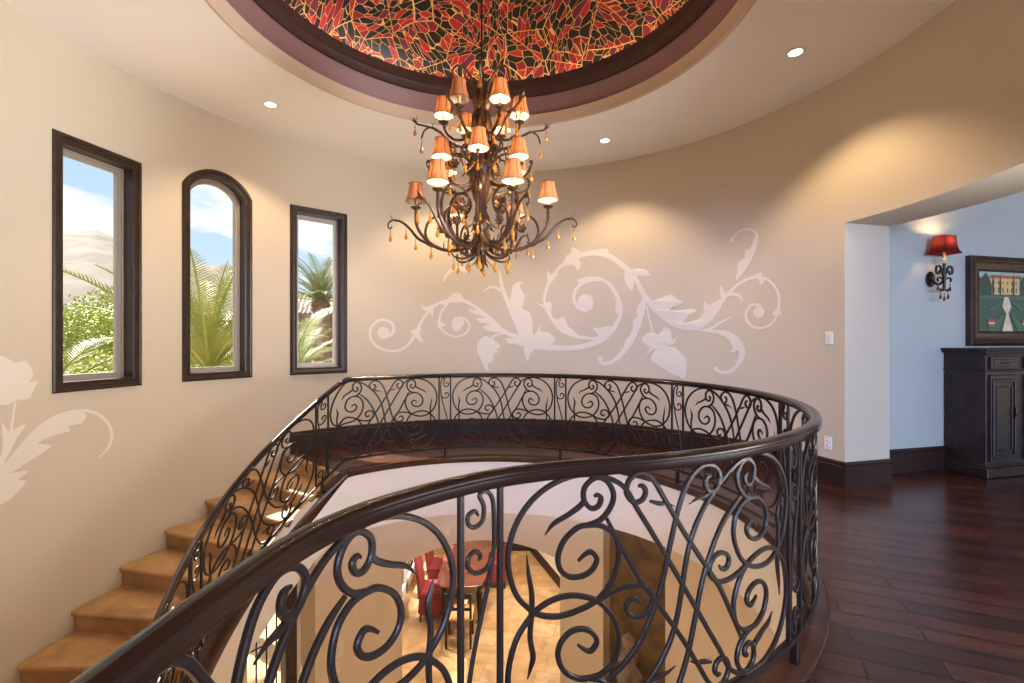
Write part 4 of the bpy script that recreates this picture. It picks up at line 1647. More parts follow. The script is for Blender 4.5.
mb.build('bulb', mat_emit('sconce_bulb', (1.0, 0.72, 0.40), 25), sc)
light('sconce_lamp', 'POINT', hall(T_S, 0.135, 1.95 + 0.34), 9.0, (1.0, 0.62, 0.32), shadow_soft_size=0.025)

mb = MB()
mb.tube([hall(T_S, 0.135, 1.95 + 0.12), hall(T_S, 0.135, 1.95 + 0.16), hall(T_S, 0.135, 1.95 + 0.19), hall(T_S, 0.135, 1.95 + 0.30)], [0.012, 0.03, 0.012, 0.011], 10)
mb.build('candle', M_candle, sc)

# cabinet (tall sideboard with break front)
cab = empty('sideboard', hall(1.5, 0.2, 0), 'tall black-brown carved wood sideboard standing against the hall wall under the painting', 'sideboard')
T0, T1, DEP, HT = 0.675, 2.62, 0.385, 1.235
mb = MB()
hbox(mb, (T0 + T1) / 2, DEP / 2, 0.62, (T1 - T0 - 0.04, DEP - 0.03, 1.15), bev=0.006)
hbox(mb, (T0 + T1) / 2, DEP / 2 + 0.004, 1.02, (T1 - T0 - 0.02, DEP - 0.012, 0.018), bev=0.006)
mb.build('body', M_cab, cab)
mb = MB()
hbox(mb, (T0 + T1) / 2, DEP / 2 + 0.006, 0.05, (T1 - T0 + 0.0, DEP + 0.012, 0.10), bev=0.01)
hbox(mb, (T0 + T1) / 2, DEP / 2 + 0.002, 0.112, (T1 - T0 - 0.02, DEP + 0.0, 0.025), bev=0.008)
mb.build('plinth', M_cab, cab)
mb = MB()
hbox(mb, (T0 + T1) / 2, DEP / 2 + 0.008, HT - 0.012, (T1 - T0 + 0.03, DEP + 0.025, 0.026), bev=0.008)
hbox(mb, (T0 + T1) / 2, DEP / 2 + 0.004, HT - 0.035, (T1 - T0 + 0.005, DEP + 0.008, 0.022), bev=0.006)
n = int((T1 - T0) / 0.03)
for k in range(n):
    hbox(mb, T0 + 0.02 + k * 0.03, DEP + 0.004, HT - 0.058, (0.018, 0.02, 0.022))
mb.build('top', M_cab, cab)
dw = 0.345
for k in range(4):
    tc_ = T0 + 0.055 + dw / 2 + k * (dw + 0.125)
    mb = MB()
    hbox(mb, tc_, DEP - 0.008, 0.565, (dw, 0.026, 0.83), bev=0.005)
    # raised moulding round a sunk panel
    for dx, dz, sx, sz in ((0, 0.36, dw - 0.02, 0.03), (0, -0.36, dw - 0.02, 0.03), (-dw / 2 + 0.03, 0, 0.03, 0.73), (dw / 2 - 0.03, 0, 0.03, 0.73)):
        hbox(mb, tc_ + dx, DEP + 0.008, 0.565 + dz, (sx, 0.018, sz), bev=0.006)
    for dx, dz, sx, sz in ((0, 0.30, dw - 0.14, 0.014), (0, -0.30, dw - 0.14, 0.014), (-dw / 2 + 0.075, 0, 0.014, 0.61), (dw / 2 - 0.075, 0, 0.014, 0.61)):
        hbox(mb, tc_ + dx, DEP + 0.008, 0.565 + dz, (sx, 0.012, sz), bev=0.004)
    d = mb.build('door', M_cab, cab)
    mb = MB()
    hbox(mb, tc_ + dw / 2 - 0.05, DEP + 0.024, 0.62, (0.012, 0.014, 0.10), bev=0.004)
    mb.sphere(hall(tc_ + dw / 2 - 0.05, DEP + 0.034, 0.60), 0.010, 8, 6)
    mb.build('handle', M_bronze, d)
    mb = MB()
    hbox(mb, tc_, DEP - 0.004, 1.095, (dw, 0.026, 0.12), bev=0.005)
    hbox(mb, tc_, DEP + 0.008, 1.095, (dw - 0.06, 0.014, 0.075), bev=0.005)
    d = mb.build('drawer', M_cab, cab)
    mb = MB()
    mb.tube([hall(tc_ + x, DEP + 0.018 + y, 1.095 + z) for x, y, z in ((-0.04, 0, 0.008), (-0.035, 0.016, -0.002), (0, 0.02, -0.006), (0.035, 0.016, -0.002), (0.04, 0, 0.008))], 0.005, 7)
    mb.build('handle', M_bronze, d)
# framed painting
TP0, TP1, ZP0, ZP1 = 1.005, 2.12, 1.255, 2.19
pic = empty('framed_painting', hall((TP0 + TP1) / 2, 0, ZP0), 'garden painting in a heavy carved dark frame on the wall above the sideboard', 'painting')
mb = MB()


def rect_ring(mb, prof, a0, a1, z0, z1):
    L = []
    for ins, d in prof:
        L.append([tuple(hall(x, d, z)) for x, z in ((a0 + ins, z0 + ins), (a1 - ins, z0 + ins), (a1 - ins, z1 - ins), (a0 + ins, z1 - ins))])
    m = len(prof)
    vs = [p for l in L for p in l]
    fs = []
    for i in range(m):
        i2 = (i + 1) % m
        for j in range(4):
            fs.append((i * 4 + j, i * 4 + (j + 1) % 4, i2 * 4 + (j + 1) % 4, i2 * 4 + j))
    mb.add(vs, fs)


rect_ring(mb, [(0, 0.002), (0, 0.05), (0.02, 0.062), (0.04, 0.05), (0.055, 0.04), (0.055, 0.002)], TP0, TP1, ZP0, ZP1)
fr = mb.build('outer_frame', M_espresso, pic, smooth=20)
mb = MB()
rect_ring(mb, [(0.055, 0.002), (0.055, 0.044), (0.075, 0.05), (0.105, 0.034), (0.13, 0.028), (0.145, 0.034), (0.155, 0.02), (0.155, 0.002)], TP0, TP1, ZP0, ZP1)
fr2 = mb.build('inner_frame', M_gilt, pic, smooth=20)
mb = MB()
for z in (ZP0 + 0.03, ZP1 - 0.03):
    k = 0
    while TP0 + 0.03 + k * 0.034 < TP1 - 0.02:
        mb.sphere(hall(TP0 + 0.03 + k * 0.034, 0.06, z), 0.012, 8, 6)
        k += 1
for t in (TP0 + 0.03, TP1 - 0.03):
    k = 0
    while ZP0 + 0.06 + k * 0.034 < ZP1 - 0.05:
        mb.sphere(hall(t, 0.06, ZP0 + 0.06 + k * 0.034), 0.012, 8, 6)
        k += 1
mb.build('bead_moulding', M_espresso, fr)
# canvas: painted garden with a pale path leading to an ochre villa
PC = {}
for nm, col in (('p_green', (0.022, 0.062, 0.040)), ('p_dark', (0.012, 0.03, 0.024)), ('p_sky', (0.30, 0.40, 0.34)), ('p_villa', (0.62, 0.40, 0.12)), ('p_path', (0.62, 0.50, 0.34)),
                ('p_hedge', (0.035, 0.10, 0.06)), ('p_pot', (0.30, 0.07, 0.05)), ('p_win', (0.05, 0.07, 0.06))):
    PC[nm] = mat('paint_' + nm[2:], col, 0.45, vary=(30, tuple(min(1, c * 1.6) for c in col), 0.6))
order = list(PC)
ca, cb, cz0, cz1 = TP0 + 0.15, TP1 - 0.15, ZP0 + 0.15, ZP1 - 0.15
mb = MB()
hbox(mb, (ca + cb) / 2, 0.010, (cz0 + cz1) / 2, (cb - ca, 0.012, cz1 - cz0), mi=order.index('p_green'))
lay = [0]


def paint(nm, pts):
    lay[0] += 1
    d = 0.0165 + lay[0] * 0.00012
    mb.poly([tuple(hall(ca + x * (cb - ca), d, cz0 + y * (cz1 - cz0))) for x, y in pts], order.index(nm))


paint('p_sky', [(0.0, 0.70), (1, 0.70), (1, 1), (0, 1)])
paint('p_villa', [(0.22, 0.62), (0.78, 0.62), (0.78, 0.90), (0.22, 0.90)])
paint('p_pot', [(0.19, 0.89), (0.81, 0.89), (0.76, 0.94), (0.24, 0.94)])
for x in (0.29, 0.37, 0.45, 0.53, 0.61, 0.69):
    paint('p_win', [(x - .010, 0.79), (x + .010, 0.79), (x + .010, 0.84), (x - .010, 0.84)])
    paint('p_win', [(x - .012, 0.65), (x + .012, 0.65), (x + .012, 0.73), (x - .012, 0.73)])
paint('p_dark', [(0, 0.55), (0.24, 0.55), (0.25, 0.75), (0.2, 0.9), (0.14, 0.98), (0.06, 0.88), (0, 0.95)])
paint('p_dark', [(1, 0.55), (0.76, 0.55), (0.75, 0.75), (0.8, 0.9), (0.86, 0.98), (0.94, 0.88), (1, 0.95)])
for x in (0.27, 0.40, 0.64, 0.77):
    paint('p_dark', [(x - .012, 0.56), (x + .012, 0.56), (x + .02, 0.8), (x, 0.97), (x - .02, 0.8)])
paint('p_hedge', [(0, 0.54), (1, 0.54), (1, 0.60), (0, 0.60)])
paint('p_path', [(0.43, 0.0), (0.63, 0.0), (0.545, 0.30), (0.60, 0.42), (0.545, 0.58), (0.475, 0.58), (0.43, 0.42), (0.505, 0.30)])
paint('p_hedge', [(0.15, 0.0), (0.36, 0.0), (0.47, 0.30), (0.44, 0.30)])
paint('p_hedge', [(0.92, 0.0), (0.72, 0.0), (0.58, 0.30), (0.61, 0.30)])
paint('p_hedge', [(0.16, 0.36), (0.42, 0.52), (0.46, 0.52), (0.26, 0.34)])
paint('p_hedge', [(0.88, 0.36), (0.60, 0.52), (0.56, 0.52), (0.78, 0.34)])
for x in (0.24, 0.86):
    paint('p_pot', [(x - .05, 0.08), (x + .05, 0.08), (x + .07, 0.20), (x - .07, 0.20)])
    paint('p_path', [(x - .06, 0.13), (x + .06, 0.13), (x + .06, 0.15), (x - .06, 0.15)])
mb.build('canvas', [PC[k] for k in order], pic, smooth=0, recalc=False)

# ------------------------------------------------------------------ lower level seen through the well
mb = MB()
mb.box((0.0, 5.0, LOW - 0.05), (16, 20, 0.1))
struct(mb.build('floor_lower', M_travertine, smooth=0))
A0, A1 = -26.7, 19.6
N0, N1_ = 32.3, 50.3
RL = 2.30


def arch_low(th):
    x = (th - (A0 + A1) / 2) / ((A1 - A0) / 2)
    x = max(-1, min(1, x))
    return -1.245 + 0.185 * math.sqrt(max(0, 1 - 0.72 * x * x)) - 0.0 if False else -1.24 + 0.18 * (1 - x * x)


curved_wall('wall_arch', RL, RL + 0.30, -50.6, 175, LOW - 0.02, LCEIL, M_lowwall, holes=[(A0, A1, LOW - 0.01, arch_low), (N0, N1_, LOW - 0.01, LCEIL - 0.0005)])
# stone lined niche
mb = MB()
rings = []
for k in range(8):
    th = N0 - 0.5 + (N1_ - N0 + 1.0) * k / 7
    rings.append([tuple(pol(th, RL + a, z)) for a, z in ((0.20, LOW), (0.20, LCEIL - 0.002), (0.298, LCEIL - 0.002), (0.298, LOW))])
mb.loft(rings)
struct(mb.build('wall_niche', M_slate, smooth=30))
fnt = empty('fountain', pol(41, RL + 0.05, LOW), 'small tiered rock fountain standing in the dark stone niche below', 'fountain')
mb = MB()
fc = pol(41.5, RL - 0.14, 0)


def rocky(mb, prof, n, seed, amp):
    rings = []
    for i, (r, z) in enumerate(prof):
        ring = []
        for j in range(n):
            a = 2 * PI * j / n
            k = 1 + amp * noise.noise(Vector((math.cos(a) * 2 + seed, math.sin(a) * 2, z * 5)))
            ring.append((fc.x + r * k * math.cos(a), fc.y + r * k * math.sin(a), z))
        rings.append(ring)
    mb.loft(rings)


rocky(mb, [(0.30, LOW), (0.33, LOW + 0.15), (0.29, LOW + 0.35), (0.24, LOW + 0.40)], 28, 1.0, 0.25)
mb.build('basin', M_rock, fnt, smooth=20)
mb = MB()
prof = []
for k in range(14):
    t = k / 13
    prof.append((0.19 * (1 - t) ** 0.8 + 0.035 + (0.02 if k % 2 else -0.012), LOW + 0.38 + 1.28 * t))
prof.append((0.004, LOW + 1.71))
rocky(mb, prof, 22, 4.0, 0.55)
mb.build('rock_spire', M_rock, fnt, smooth=20)
# small wall controls on the arch wall
th_k, z_k = wall_pt(337, 650, RL)
wall_plate('thermostat', th_k, z_k, RL - 0.002, 0.13, 0.16, 'white thermostat panel on the lower wall above a small switch', 'thermostat')
th_k2, z_k2 = wall_pt(337, 667, RL)
wall_plate('light_switch', th_k2, z_k2, RL - 0.002, 0.075, 0.118, 'small cream light switch on the lower wall beneath the thermostat panel', 'light switch')

# dining room shell
DX0, DX1, DY1 = -1.92, 1.35, 12.6


def slab_box(name, lo, hi, m):
    mb = MB()
    mb.box([(a + b) / 2 for a, b in zip(lo, hi)], [b - a for a, b in zip(lo, hi)])
    return struct(mb.build(name, m, smooth=0))


slab_box('ceiling_dining', (DX0 - 0.3, 6.62, LCEIL + 0.005), (DX1 + 0.3, DY1 + 0.3, -0.45), M_lowwall)
slab_box('wall_dining_end', (0.47, 10.88, LOW), (0.67, DY1, LCEIL), M_lowwall)
slab_box('wall_dining_back', (DX0 - 0.2, DY1, LOW), (DX1 + 0.2, DY1 + 0.2, LCEIL), M_lowwall)
# right wall of the dining room, slightly slanted
mb = MB()
mb.prism([(1.05, 8.87), (0.43, 10.86), (0.63, 10.92), (1.25, 8.93)], LOW, LCEIL)
struct(mb.build('wall_dining_side', M_lowwall, smooth=0))
mb = MB()
mb.prism([(1.03, 8.86), (0.41, 10.85), (0.44, 10.86), (1.06, 8.87)], LOW, LOW + 0.2)
struct(mb.build('baseboard_dining', M_base, smooth=0))
# left wall with glazed doors
for y0, y1, z0, z1 in ((6.55, 7.3, LOW, LCEIL), (9.1, DY1, LOW, LCEIL), (7.3, 9.1, LOW + 2.3, LCEIL)):
    pass
mb = MB()
for y0, y1, z0, z1 in ((6.55, 7.3, LOW, LCEIL), (10.9, DY1, LOW, LCEIL), (7.3, 10.9, LOW + 2.35, LCEIL)):
    mb.box(((DX0 - 0.1), (y0 + y1) / 2, (z0 + z1) / 2), (0.2, y1 - y0, z1 - z0))
struct(mb.build('wall_dining_window_side', M_lowwall, smooth=0))
d1 = struct(empty('door_1', (DX0 - 0.1, 9.1, LOW)))
M_wframe = mat('white_door_frame', (0.75, 0.75, 0.74), 0.4)
for k in range(4):
    y0 = 7.3 + k * 0.9
    mb = MB()
    for yy, zz, sy, sz in ((y0 + 0.04, LOW + 1.175, 0.08, 2.35), (y0 + 0.86, LOW + 1.175, 0.08, 2.35), (y0 + 0.45, LOW + 0.1, 0.9, 0.2), (y0 + 0.45, LOW + 2.3, 0.9, 0.1), (y0 + 0.45, LOW + 1.2, 0.9, 0.04)):
        mb.box((DX0 - 0.1, yy, zz), (0.06, sy, sz), bev=0.006)
    lf = struct(mb.build('door_leaf', M_wframe, d1))
    mb = MB()
    mb.box((DX0 - 0.1, y0 + 0.45, LOW + 1.25), (0.008, 0.76, 2.06))
    struct(mb.build('pane', M_glass, lf, smooth=0))
    mb = MB()
    mb.box((DX0 - 0.055, y0 + (0.82 if k % 2 == 0 else 0.08), LOW + 1.0), (0.04, 0.02, 0.12), bev=0.004)
    struct(mb.build('handle', M_bronze, lf))

# window under the stairs with an iron grille and dark frame
mid = (LWIN[0] + LWIN[1]) / 2
w4 = struct(empty('window_4', pol(mid, R, LOW + 0.1)))
cc = pol(mid, R, 0)
ea = Vector((math.cos(rad(mid)), -math.sin(rad(mid)), 0))
en = Vector((-math.sin(rad(mid)), -math.cos(rad(mid)), 0))
hw4 = rad((LWIN[1] - LWIN[0]) / 2) * R
mb = MB()
for s, z, sw, sz in ((-hw4 + 0.05, LOW + 1.3, 0.12, 2.5), (hw4 - 0.03, LOW + 1.3, 0.13, 2.5), (0, LOW + 0.15, 2 * hw4, 0.14), (0, LOW + 2.46, 2 * hw4, 0.14)):
    mb.box(cc + ea * s + en * 0.0 + Vector((0, 0, z)), (sw, 0.14, sz), -rad(mid), bev=0.01)
struct(mb.build('casing', M_espresso, w4))
mb = MB()
for k in range(5):
    s = -hw4 + 0.1 + (2 * hw4 - 0.2) * (k + 0.5) / 5
    mb.box(cc + ea * s - en * 0.04 + Vector((0, 0, LOW + 1.3)), (0.014, 0.014, 2.3), -rad(mid))
for z in (0.7, 1.3, 1.9):
    mb.box(cc - en * 0.04 + Vector((0, 0, LOW + z)), (2 * hw4 - 0.1, 0.014, 0.014), -rad(mid))
struct(mb.build('grille', M_iron, w4))
mb = MB()
mb.box(cc - en * 0.08 + Vector((0, 0, LOW + 1.3)), (2 * hw4 - 0.1, 0.006, 2.3), -rad(mid))
struct(mb.build('pane', M_glass, w4, smooth=0))

# dining table
TX, TY = -0.85, 8.95
tb = empty('dining_table', (TX, TY, LOW), 'long polished red-brown dining table seen through the arch below', 'table')
mb = MB()
pl = []
L2, W2 = 1.15, 0.42
for k in range(48):
    a = 2 * PI * k / 48
    ex = 2 / 5.0
    pl.append((W2 * math.copysign(abs(math.cos(a)) ** ex, math.cos(a)), L2 * math.copysign(abs(math.sin(a)) ** ex, math.sin(a))))
rings = []
for z, k in ((0.715, 0.95), (0.725, 0.99), (0.745, 1.0), (0.758, 0.995), (0.765, 0.98)):
    rings.append([(TX + x * k, TY + y * k, LOW + z) for x, y in pl])
mb.loft(rings)
mb.build('tabletop', M_table, tb)
mb = MB()
for s in (-1, 1):
    mb.box((TX + s * 0.31, TY, LOW + 0.67), (0.03, 1.7, 0.10))
    mb.box((TX, TY + s * 0.86, LOW + 0.67), (0.62, 0.03, 0.10))
mb.build('apron', M_cab, tb)
for sx in (-1, 1):
    for sy in (-1, 1):
        mb = MB()
        mb.lathe([(0.03, 0.0), (0.045, 0.03), (0.03, 0.07), (0.035, 0.2), (0.055, 0.42), (0.06, 0.5), (0.035, 0.55), (0.05, 0.60), (0.05, 0.72)], (TX + sx * 0.30, TY + sy * 0.84, LOW), 16, caps=True)
        mb.build('leg', M_cab, tb)


def dining_chair(loc, rz, label):
    """upholstered high back chair with a skirted seat; front faces local +x"""
    root = empty('dining_chair', (0, 0, 0), label, 'chair', 'red chairs round the dining table')
    mb = MB()
    mb.box((0.0, 0, 0.46), (0.48, 0.48, 0.10), bev=0.03)
    mb.build('seat', M_redfab, root, local=True)
    mb = MB()
    rings = []
    for z, x, w, t in ((0.40, -0.22, 0.235, 0.045), (0.6, -0.235, 0.24, 0.05), (0.85, -0.265, 0.245, 0.045), (1.02, -0.295, 0.23, 0.04), (1.10, -0.31, 0.17, 0.034), (1.13, -0.315, 0.08, 0.02)):
        rings.append([(x + t * math.copysign(abs(math.cos(a)) ** .6, math.cos(a)), w * math.copysign(abs(math.sin(a)) ** .5, math.sin(a)), z) for a in [2 * PI * k / 20 for k in range(20)]])
    mb.loft(rings)
    mb.build('backrest', M_redfab, root, local=True)
    mb = MB()
    rings = []
    for z, k in ((0.44, 1.0), (0.30, 1.02), (0.14, 1.06)):
        ring = []
        for j in range(40):
            a = 2 * PI * j / 40
            q = 0.245 * k * (1 + 0.03 * math.sin(j * 2.5) * (0.44 - z) * 3)
            ring.append((q * math.copysign(abs(math.cos(a)) ** .35, math.cos(a)), q * math.copysign(abs(math.sin(a)) ** .35, math.sin(a)), z))
        rings.append(ring)
    mb.loft(rings, True, False)
    mb.build('skirt', M_redfab, root, local=True)
    for sx in (-1, 1):
        for sy in (-1, 1):
            mb = MB()
            mb.tube([(sx * 0.2, sy * 0.2, 0.42), (sx * 0.205, sy * 0.205, 0.2), (sx * 0.215, sy * 0.215, 0.0)], [0.024, 0.02, 0.015], 8)
            mb.build('leg', M_cab, root, local=True)
    root.location = loc
    root.rotation_euler = (0, 0, rz)
    return root


c0 = dining_chair((TX - 0.50, 8.35, LOW), 0.05, 'red upholstered dining chair on the window side at the table end nearest the arch')


def more_chair(x, y, rz, label):
    c = copy_tree(c0)
    c.location = (x, y, LOW)
    c.rotation_euler = (0, 0, rz)
    c['label'] = label


more_chair(TX - 0.50, 9.25, -0.03, 'second red dining chair from the arch on the window side of the table')
more_chair(TX + 0.50, 9.45, PI - .05, 'red dining chair on the table side away from the windows')
# wooden end stool at the near end (open back side chair)
stl = empty('side_chair', (TX + 0.02, TY - 1.33, LOW), 'open back wooden side chair with gold seat at the near end of the dining table', 'chair')
mb = MB()
mb.box((TX + 0.02, TY - 1.33, LOW + 0.45), (0.44, 0.42, 0.06), bev=0.02)
mb.build('seat', M_goldfab, stl)
for sx in (-1, 1):
    mb = MB()
    mb.tube([(TX + 0.02 + sx * 0.19, TY - 1.15, LOW), (TX + 0.02 + sx * 0.19, TY - 1.15, LOW + 0.44)], 0.02, 8)
    mb.build('leg', M_cab, stl)
    mb = MB()
    mb.tube([(TX + 0.02 + sx * 0.19, TY - 1.53, LOW), (TX + 0.02 + sx * 0.19, TY - 1.52, LOW + 0.45), (TX + 0.02 + sx * 0.19, TY - 1.58, LOW + 0.88)], 0.019, 8)
    mb.build('leg', M_cab, stl)
mb = MB()
mb.box((TX + 0.02, TY - 1.58, LOW + 0.84), (0.42, 0.03, 0.08), bev=0.01)
mb.box((TX + 0.02, TY - 1.55, LOW + 0.62), (0.42, 0.03, 0.05), bev=0.01)
for dx in (-0.08, 0, 0.08):
    mb.box((TX + 0.02 + dx, TY - 1.565, LOW + 0.73), (0.03, 0.02, 0.2))
mb.build('backrest', M_cab, stl)

# hutch at the far end
hut = empty('china_cabinet', (0.28, 11.3, LOW), 'dark glazed china cabinet against the far dining room wall', 'cabinet')
HX0, HX1, HY0, HY1 = -0.25, 0.40, 10.9, 12.4
mb = MB()
mb.box(((HX0 + HX1) / 2, (HY0 + HY1) / 2, LOW + 0.06), (HX1 - HX0 + 0.06, HY1 - HY0 + 0.06, 0.12), bev=0.02)
mb.build('plinth', M_cab, hut)
mb = MB()
mb.box(((HX0 + HX1) / 2, (HY0 + HY1) / 2, LOW + 0.98), (HX1 - HX0, HY1 - HY0, 1.75), bev=0.01)
mb.build('body', M_cab, hut)
mb = MB()
mb.box(((HX0 + HX1) / 2, (HY0 + HY1) / 2, LOW + 1.89), (HX1 - HX0 + 0.1, HY1 - HY0 + 0.1, 0.08), bev=0.02)
mb.build('cornice', M_cab, hut)
for k in range(2):
    yc = HY0 + 0.38 + k * 0.74
    mb = MB()
    for dy, dz, sy, sz in ((-0.32, 0, 0.06, 1.5), (0.32, 0, 0.06, 1.5), (0, 0.72, 0.7, 0.07), (0, -0.72, 0.7, 0.07)):
        mb.box((HX0 - 0.012, yc + dy, LOW + 0.98 + dz), (0.03, sy, sz), bev=0.006)
    d = mb.build('door', M_cab, hut)
    mb = MB()
    mb.box((HX0 - 0.004, yc, LOW + 0.98), (0.006, 0.6, 1.4))
    mb.build('pane', mat('cabinet_glass', (0.10, 0.16, 0.22), 0.05, spec=0.8), d)
    mb = MB()
    mb.sphere((HX0 - 0.035, yc + (0.28 if k == 0 else -0.28), LOW + 1.0), 0.018, 8, 6)
    mb.build('knob', M_bronze, d)

# ------------------------------------------------------------------ outside the windows
M_ground = mat('desert_ground', (0.16, 0.125, 0.09), 0.9, vary=(0.5, (0.09, 0.10, 0.04), 0.7))
M_hill = mat('desert_hill', (0.150, 0.115, 0.092), 0.95, vary=(0.13, (0.085, 0.062, 0.050), 1.0))
M_leafA = mat('shrub_leaf', (0.36, 0.37, 0.05), 0.6, vary=(3, (0.22, 0.26, 0.03), 0.9))
M_leafB = mat('palm_leaf', (0.23, 0.25, 0.055), 0.5, vary=(2, (0.13, 0.17, 0.03), 0.9))
M_leafC = mat('date_palm_leaf', (0.24, 0.25, 0.11), 0.5, vary=(2, (0.15, 0.18, 0.07), 0.9))
M_trunk = mat('palm_trunk', (0.30, 0.20, 0.13), 0.9, vary=(7, (0.14, 0.09, 0.06), 0.9), bump=(20, 0.8))
M_stucco = mat('house_stucco', (0.27, 0.175, 0.11), 0.9, bump=(20, 0.3))
M_tile = mat('roof_tile', (0.23, 0.14, 0.10), 0.8, vary=(3, (0.17, 0.13, 0.11), 0.9))

mb = MB()
mb.box((-60, 40, LOW - 0.42), (300, 320, 0.3))
struct(mb.build('ground', M_ground, smooth=0))
# hillside: polar grid about the house, ridge height set by bearing
def ridge(b):
    P = [(-75, 0.22), (-50, 0.235), (-44, 0.225), (-41, 0.232), (-38, 0.205), (-34, 0.165), (-31, 0.155), (-29, 0.15), (-24, 0.08), (-18, 0.05), (0, 0.03)]
    for (a, x), (c, y) in zip(P, P[1:]):
        if a <= b <= c:
            return x + (y - x) * (b - a) / (c - a)
    return 0.05


mb = MB()
NB, ND = 150, 40
vs = []
for i in range(NB + 1):
    b = -75 + 75 * i / NB
    for j in range(ND + 1):
        d = 70 + 200 * j / ND
        t = j / ND
        h = ridge(b) * 232 * math.cos(rad(b)) * min(1, (t / 0.81)) ** 0.85
        if t > 0.81:
            h *= 1 - (t - 0.81) * 1.6
        p = Vector((d * math.sin(rad(b)), d * math.cos(rad(b)), 0))
        nz = noise.fractal(p * 0.035, 1.0, 2.0, 5) * 3.0 * min(1, t * 3) + abs(noise.noise(p * 0.10)) * 1.6
        strat = 1.3 * math.sin(h * 1.1 + nz)
        vs.append((p.x, p.y, LOW + h + 4.7 * min(1, t / .81) + (nz + strat) * (0.25 if 0.72 < t < 0.9 else 0.6)))
fs = []
for i in range(NB):
    for j in range(ND):
        a = i * (ND + 1) + j
        fs.append((a, a + 1, a + ND + 2, a + ND + 1))
mb.add(vs, fs)
struct(mb.build('hills', M_hill, smooth=60))


def frond(mb, base, az, el, L, droop, width, n=18, mi=0):
    """one feather frond: curved rachis with two rows of leaflets"""
    pts = []
    p = Vector(base)
    e = el
    for k in range(n + 1):
        pts.append(p.copy())
        d = Vector((math.cos(e) * math.cos(az), math.cos(e) * math.sin(az), math.sin(e)))
        p = p + d * (L / n)
        e -= droop / n * (0.5 + 1.0 * k / n)
    mb.tube(pts, [0.014 * (1 - 0.8 * k / n) * L for k in range(n + 1)], 5, mi)
    for k in range(2, n * 3):
        t = k / (n * 3)
        i = min(int(t * n), n - 1)
        q = pts[i].lerp(pts[i + 1], t * n - i)
        ax = (pts[i + 1] - pts[i]).normalized()
        side = ax.cross(Vector((0, 0, 1)))
        if side.length < 1e-3:
            side = Vector((math.sin(az), -math.cos(az), 0))
        side.normalize()
        upv = side.cross(ax)
        w = width * (math.sin(PI * min(1, 0.1 + t * 0.95)) ** 0.6)
        for s in (-1, 1):
            d = (side * s * 0.8 + ax * 0.62 + upv * (0.22 + random.uniform(-.08, .08))).normalized()
            tip = q + d * w + Vector((0, 0, -0.12 * w))
            bw = ax * (0.0105 * L * 0.45)
            mb.add([tuple(q - bw), tuple(q + bw), tuple((q + tip) / 2 + bw * 0.9 + upv * 0.01), tuple(tip), tuple((q + tip) / 2 - bw * 0.9 + upv * 0.01)], [(0, 1, 2, 4), (4, 2, 3)], mi)


def palm(name, base, H, tr, nf, L, droop, width, leafmat, label, el0=(0.2, 1.45), cat='palm tree'):
    root = empty(name, base, label, cat)
    mb = MB()
    prof = []
    for k in range(int(H / 0.12) + 1):
        z = k * 0.12
        prof.append((tr * (1.12 if k % 2 else 0.95), z))
    prof += [(tr * 1.25, H), (tr * 0.6, H + 0.25), (0.02, H + 0.35)]
    mb.lathe(prof, base, 16)
    mb.build('trunk', M_trunk, root)
    for k in range(nf):
        mb = MB()
        az = k * 2.39996 + random.uniform(-.1, .1)
        el = el0[0] + (el0[1] - el0[0]) * ((k + 0.5) / nf)
        frond(mb, Vector(base) + Vector((0, 0, H + 0.15)), az, el, L * random.uniform(.85, 1.1), droop * random.uniform(.8, 1.2), width)
        mb.build('frond', leafmat, root, smooth=0, recalc=False)
    return root


def ray(x, y, Y):
    return Vector(((x - 512) / F * Y, Y, EYE + (HY - y) / F * Y))


# tall young palm right outside the arched window
b = ray(209, 380, 8.2)
palm('garden_palm', (b.x, b.y, LOW), b.z - LOW, 0.16, 22, 2.5, 0.75, 0.40, M_leafB, 'bright green feather palm just outside the arched window', (0.55, 1.5))
# date palm by the neighbour house
b = ray(321, 306, 17.0)
palm('date_palm', (b.x, b.y, LOW), b.z - LOW, 0.29, 40, 1.9, 1.0, 0.34, M_leafC, 'date palm with thick trunk before the tile roofed house', (0.1, 1.5))
# low palm whose fronds fill the foot of the square window nearest the mural
b = ray(292, 384, 9.5)
palm('low_palm', (b.x, b.y, LOW), b.z - LOW, 0.15, 26, 1.9, 1.3, 0.36, M_leafB, 'low arching palm at the foot of the window nearest the balustrade', (0.1, 1.4))
b = ray(78, 412, 7.6)
palm('fan_of_fronds', (b.x - 0.6, b.y, LOW), b.z - LOW - 0.1, 0.14, 22, 2.0, 1.3, 0.36, M_leafB, 'arching palm low outside the first tall window', (0.05, 1.2))
bpy.data.objects['fan_of_fronds'].name = 'garden_palm.001'


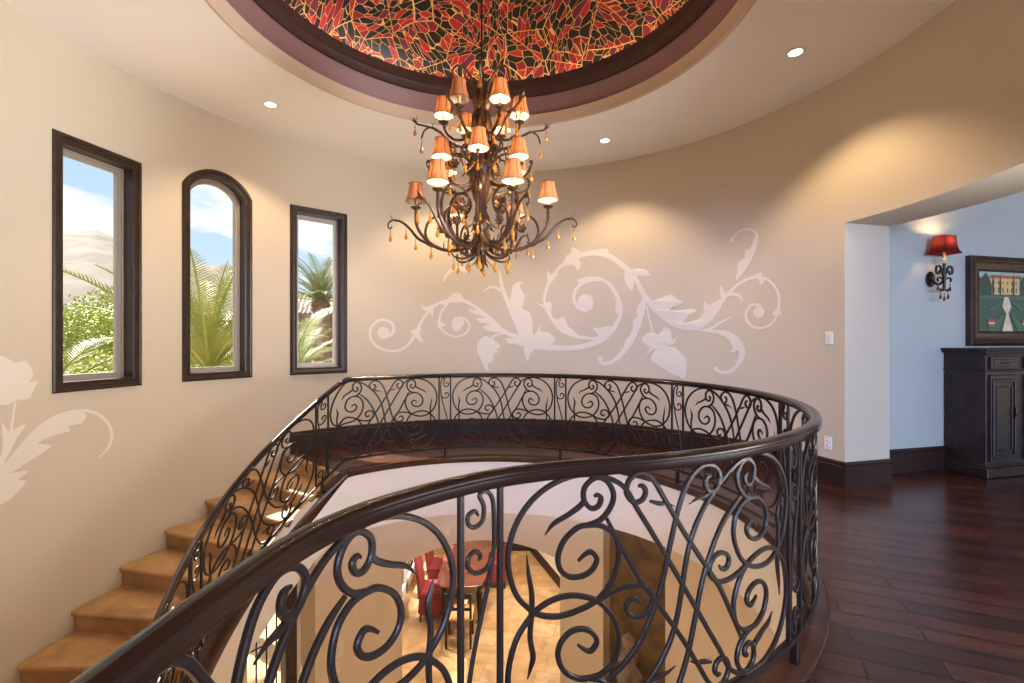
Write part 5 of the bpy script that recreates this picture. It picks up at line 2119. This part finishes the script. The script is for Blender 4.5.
def bush(x, y, Y, rx, rz, label, n=900, m=None, leaf=0.10):
    c = ray(x, y, Y)
    root = empty('garden_tree', (c.x, c.y, LOW), label, 'tree')
    mb = MB()
    mb.tube([(c.x, c.y, LOW - .3), (c.x + .1, c.y, (LOW + c.z) / 2), (c.x, c.y, c.z)], [0.12, 0.09, 0.05], 8)
    for k in range(5):
        a = k * 1.256
        mb.tube([(c.x, c.y, c.z - rz * .5), (c.x + rx * .6 * math.cos(a), c.y + rx * .6 * math.sin(a), c.z + rz * .2)], [0.05, 0.02], 6)
    mb.build('trunk', M_trunk, root)
    mb = MB()
    for k in range(int(n * 2.2)):
        while True:
            v = Vector((random.uniform(-1, 1), random.uniform(-1, 1), random.uniform(-1, 1)))
            if 0.35 < v.length < 1:
                break
        v = v * (0.8 + 0.35 * noise.noise(v * 3 + c))
        p = c + Vector((v.x * rx, v.y * rx, v.z * rz))
        d = Vector((random.uniform(-1, 1), random.uniform(-1, 1), random.uniform(-.6, 1))).normalized()
        s = d.orthogonal().normalized()
        l = leaf * random.uniform(.6, 1.3)
        mb.add([tuple(p), tuple(p + d * l * .5 + s * l * .28), tuple(p + d * l), tuple(p + d * l * .5 - s * l * .28)], [(0, 1, 2, 3)])
    mb.build('foliage', m or M_leafA, root, smooth=0, recalc=False)


bush(76, 335, 15, 2.1, 1.15, 'broad yellow-green tree outside the first tall window', 3600)
bush(118, 325, 18, 1.7, 1.7, 'taller loose tree behind the broad tree outside the first window', 2600)
bush(92, 378, 13, 1.9, 0.8, 'low spreading shrub in front of the broad tree at the first window', 1600)
bush(40, 350, 17, 2.0, 1.3, 'rounded green tree partly hidden by the casing of the first window', 1500)
bush(228, 355, 16, 2.0, 1.4, 'dense green tree behind the feather palm of the arched window', 1800)
bush(196, 368, 15, 1.5, 1.2, 'small green tree low behind the feather palm trunk', 1200)

# neighbour house
h = empty('house', ray(330, 341, 24), 'tan stucco house with red tile roofs beyond the date palm', 'house')
hc = ray(325, 341, 24)
mb = MB()
mb.box((hc.x, hc.y + 3, (LOW + 2.7) / 2 - 0.05), (9, 6, 2.6 - LOW), 0.35)
mb.build('wall', M_stucco, h)
mb = MB()
ca_, sa_ = math.cos(0.35), math.sin(0.35)


def hp(x, y, z):
    return (hc.x + x * ca_ - y * sa_, hc.y + 3 + x * sa_ + y * ca_, z)


for x0, x1, y0, y1, z0, z1 in ((-5.2, 5.2, -3.8, 0.3, 2.62, 3.85),):
    nx = 52
    for k in range(nx):
        xa = x0 + (x1 - x0) * k / nx
        xb = x0 + (x1 - x0) * (k + 1) / nx
        xm = (xa + xb) / 2
        mb.loft([[hp(xa, y0, z0), hp(xm, y0, z0 + 0.09), hp(xb, y0, z0), hp(xb, y0, z0 - 0.05), hp(xa, y0, z0 - 0.05)],
                 [hp(xa, y1, z1), hp(xm, y1, z1 + 0.09), hp(xb, y1, z1), hp(xb, y1, z1 - 0.05), hp(xa, y1, z1 - 0.05)]])
mb.build('roof', M_tile, h, smooth=20)
mb = MB()
mb.box(hp(3.4, -2.2, 0.3), (2.6, 2.6, 7.6), 0.35)
mb.build('wing', M_stucco, h)
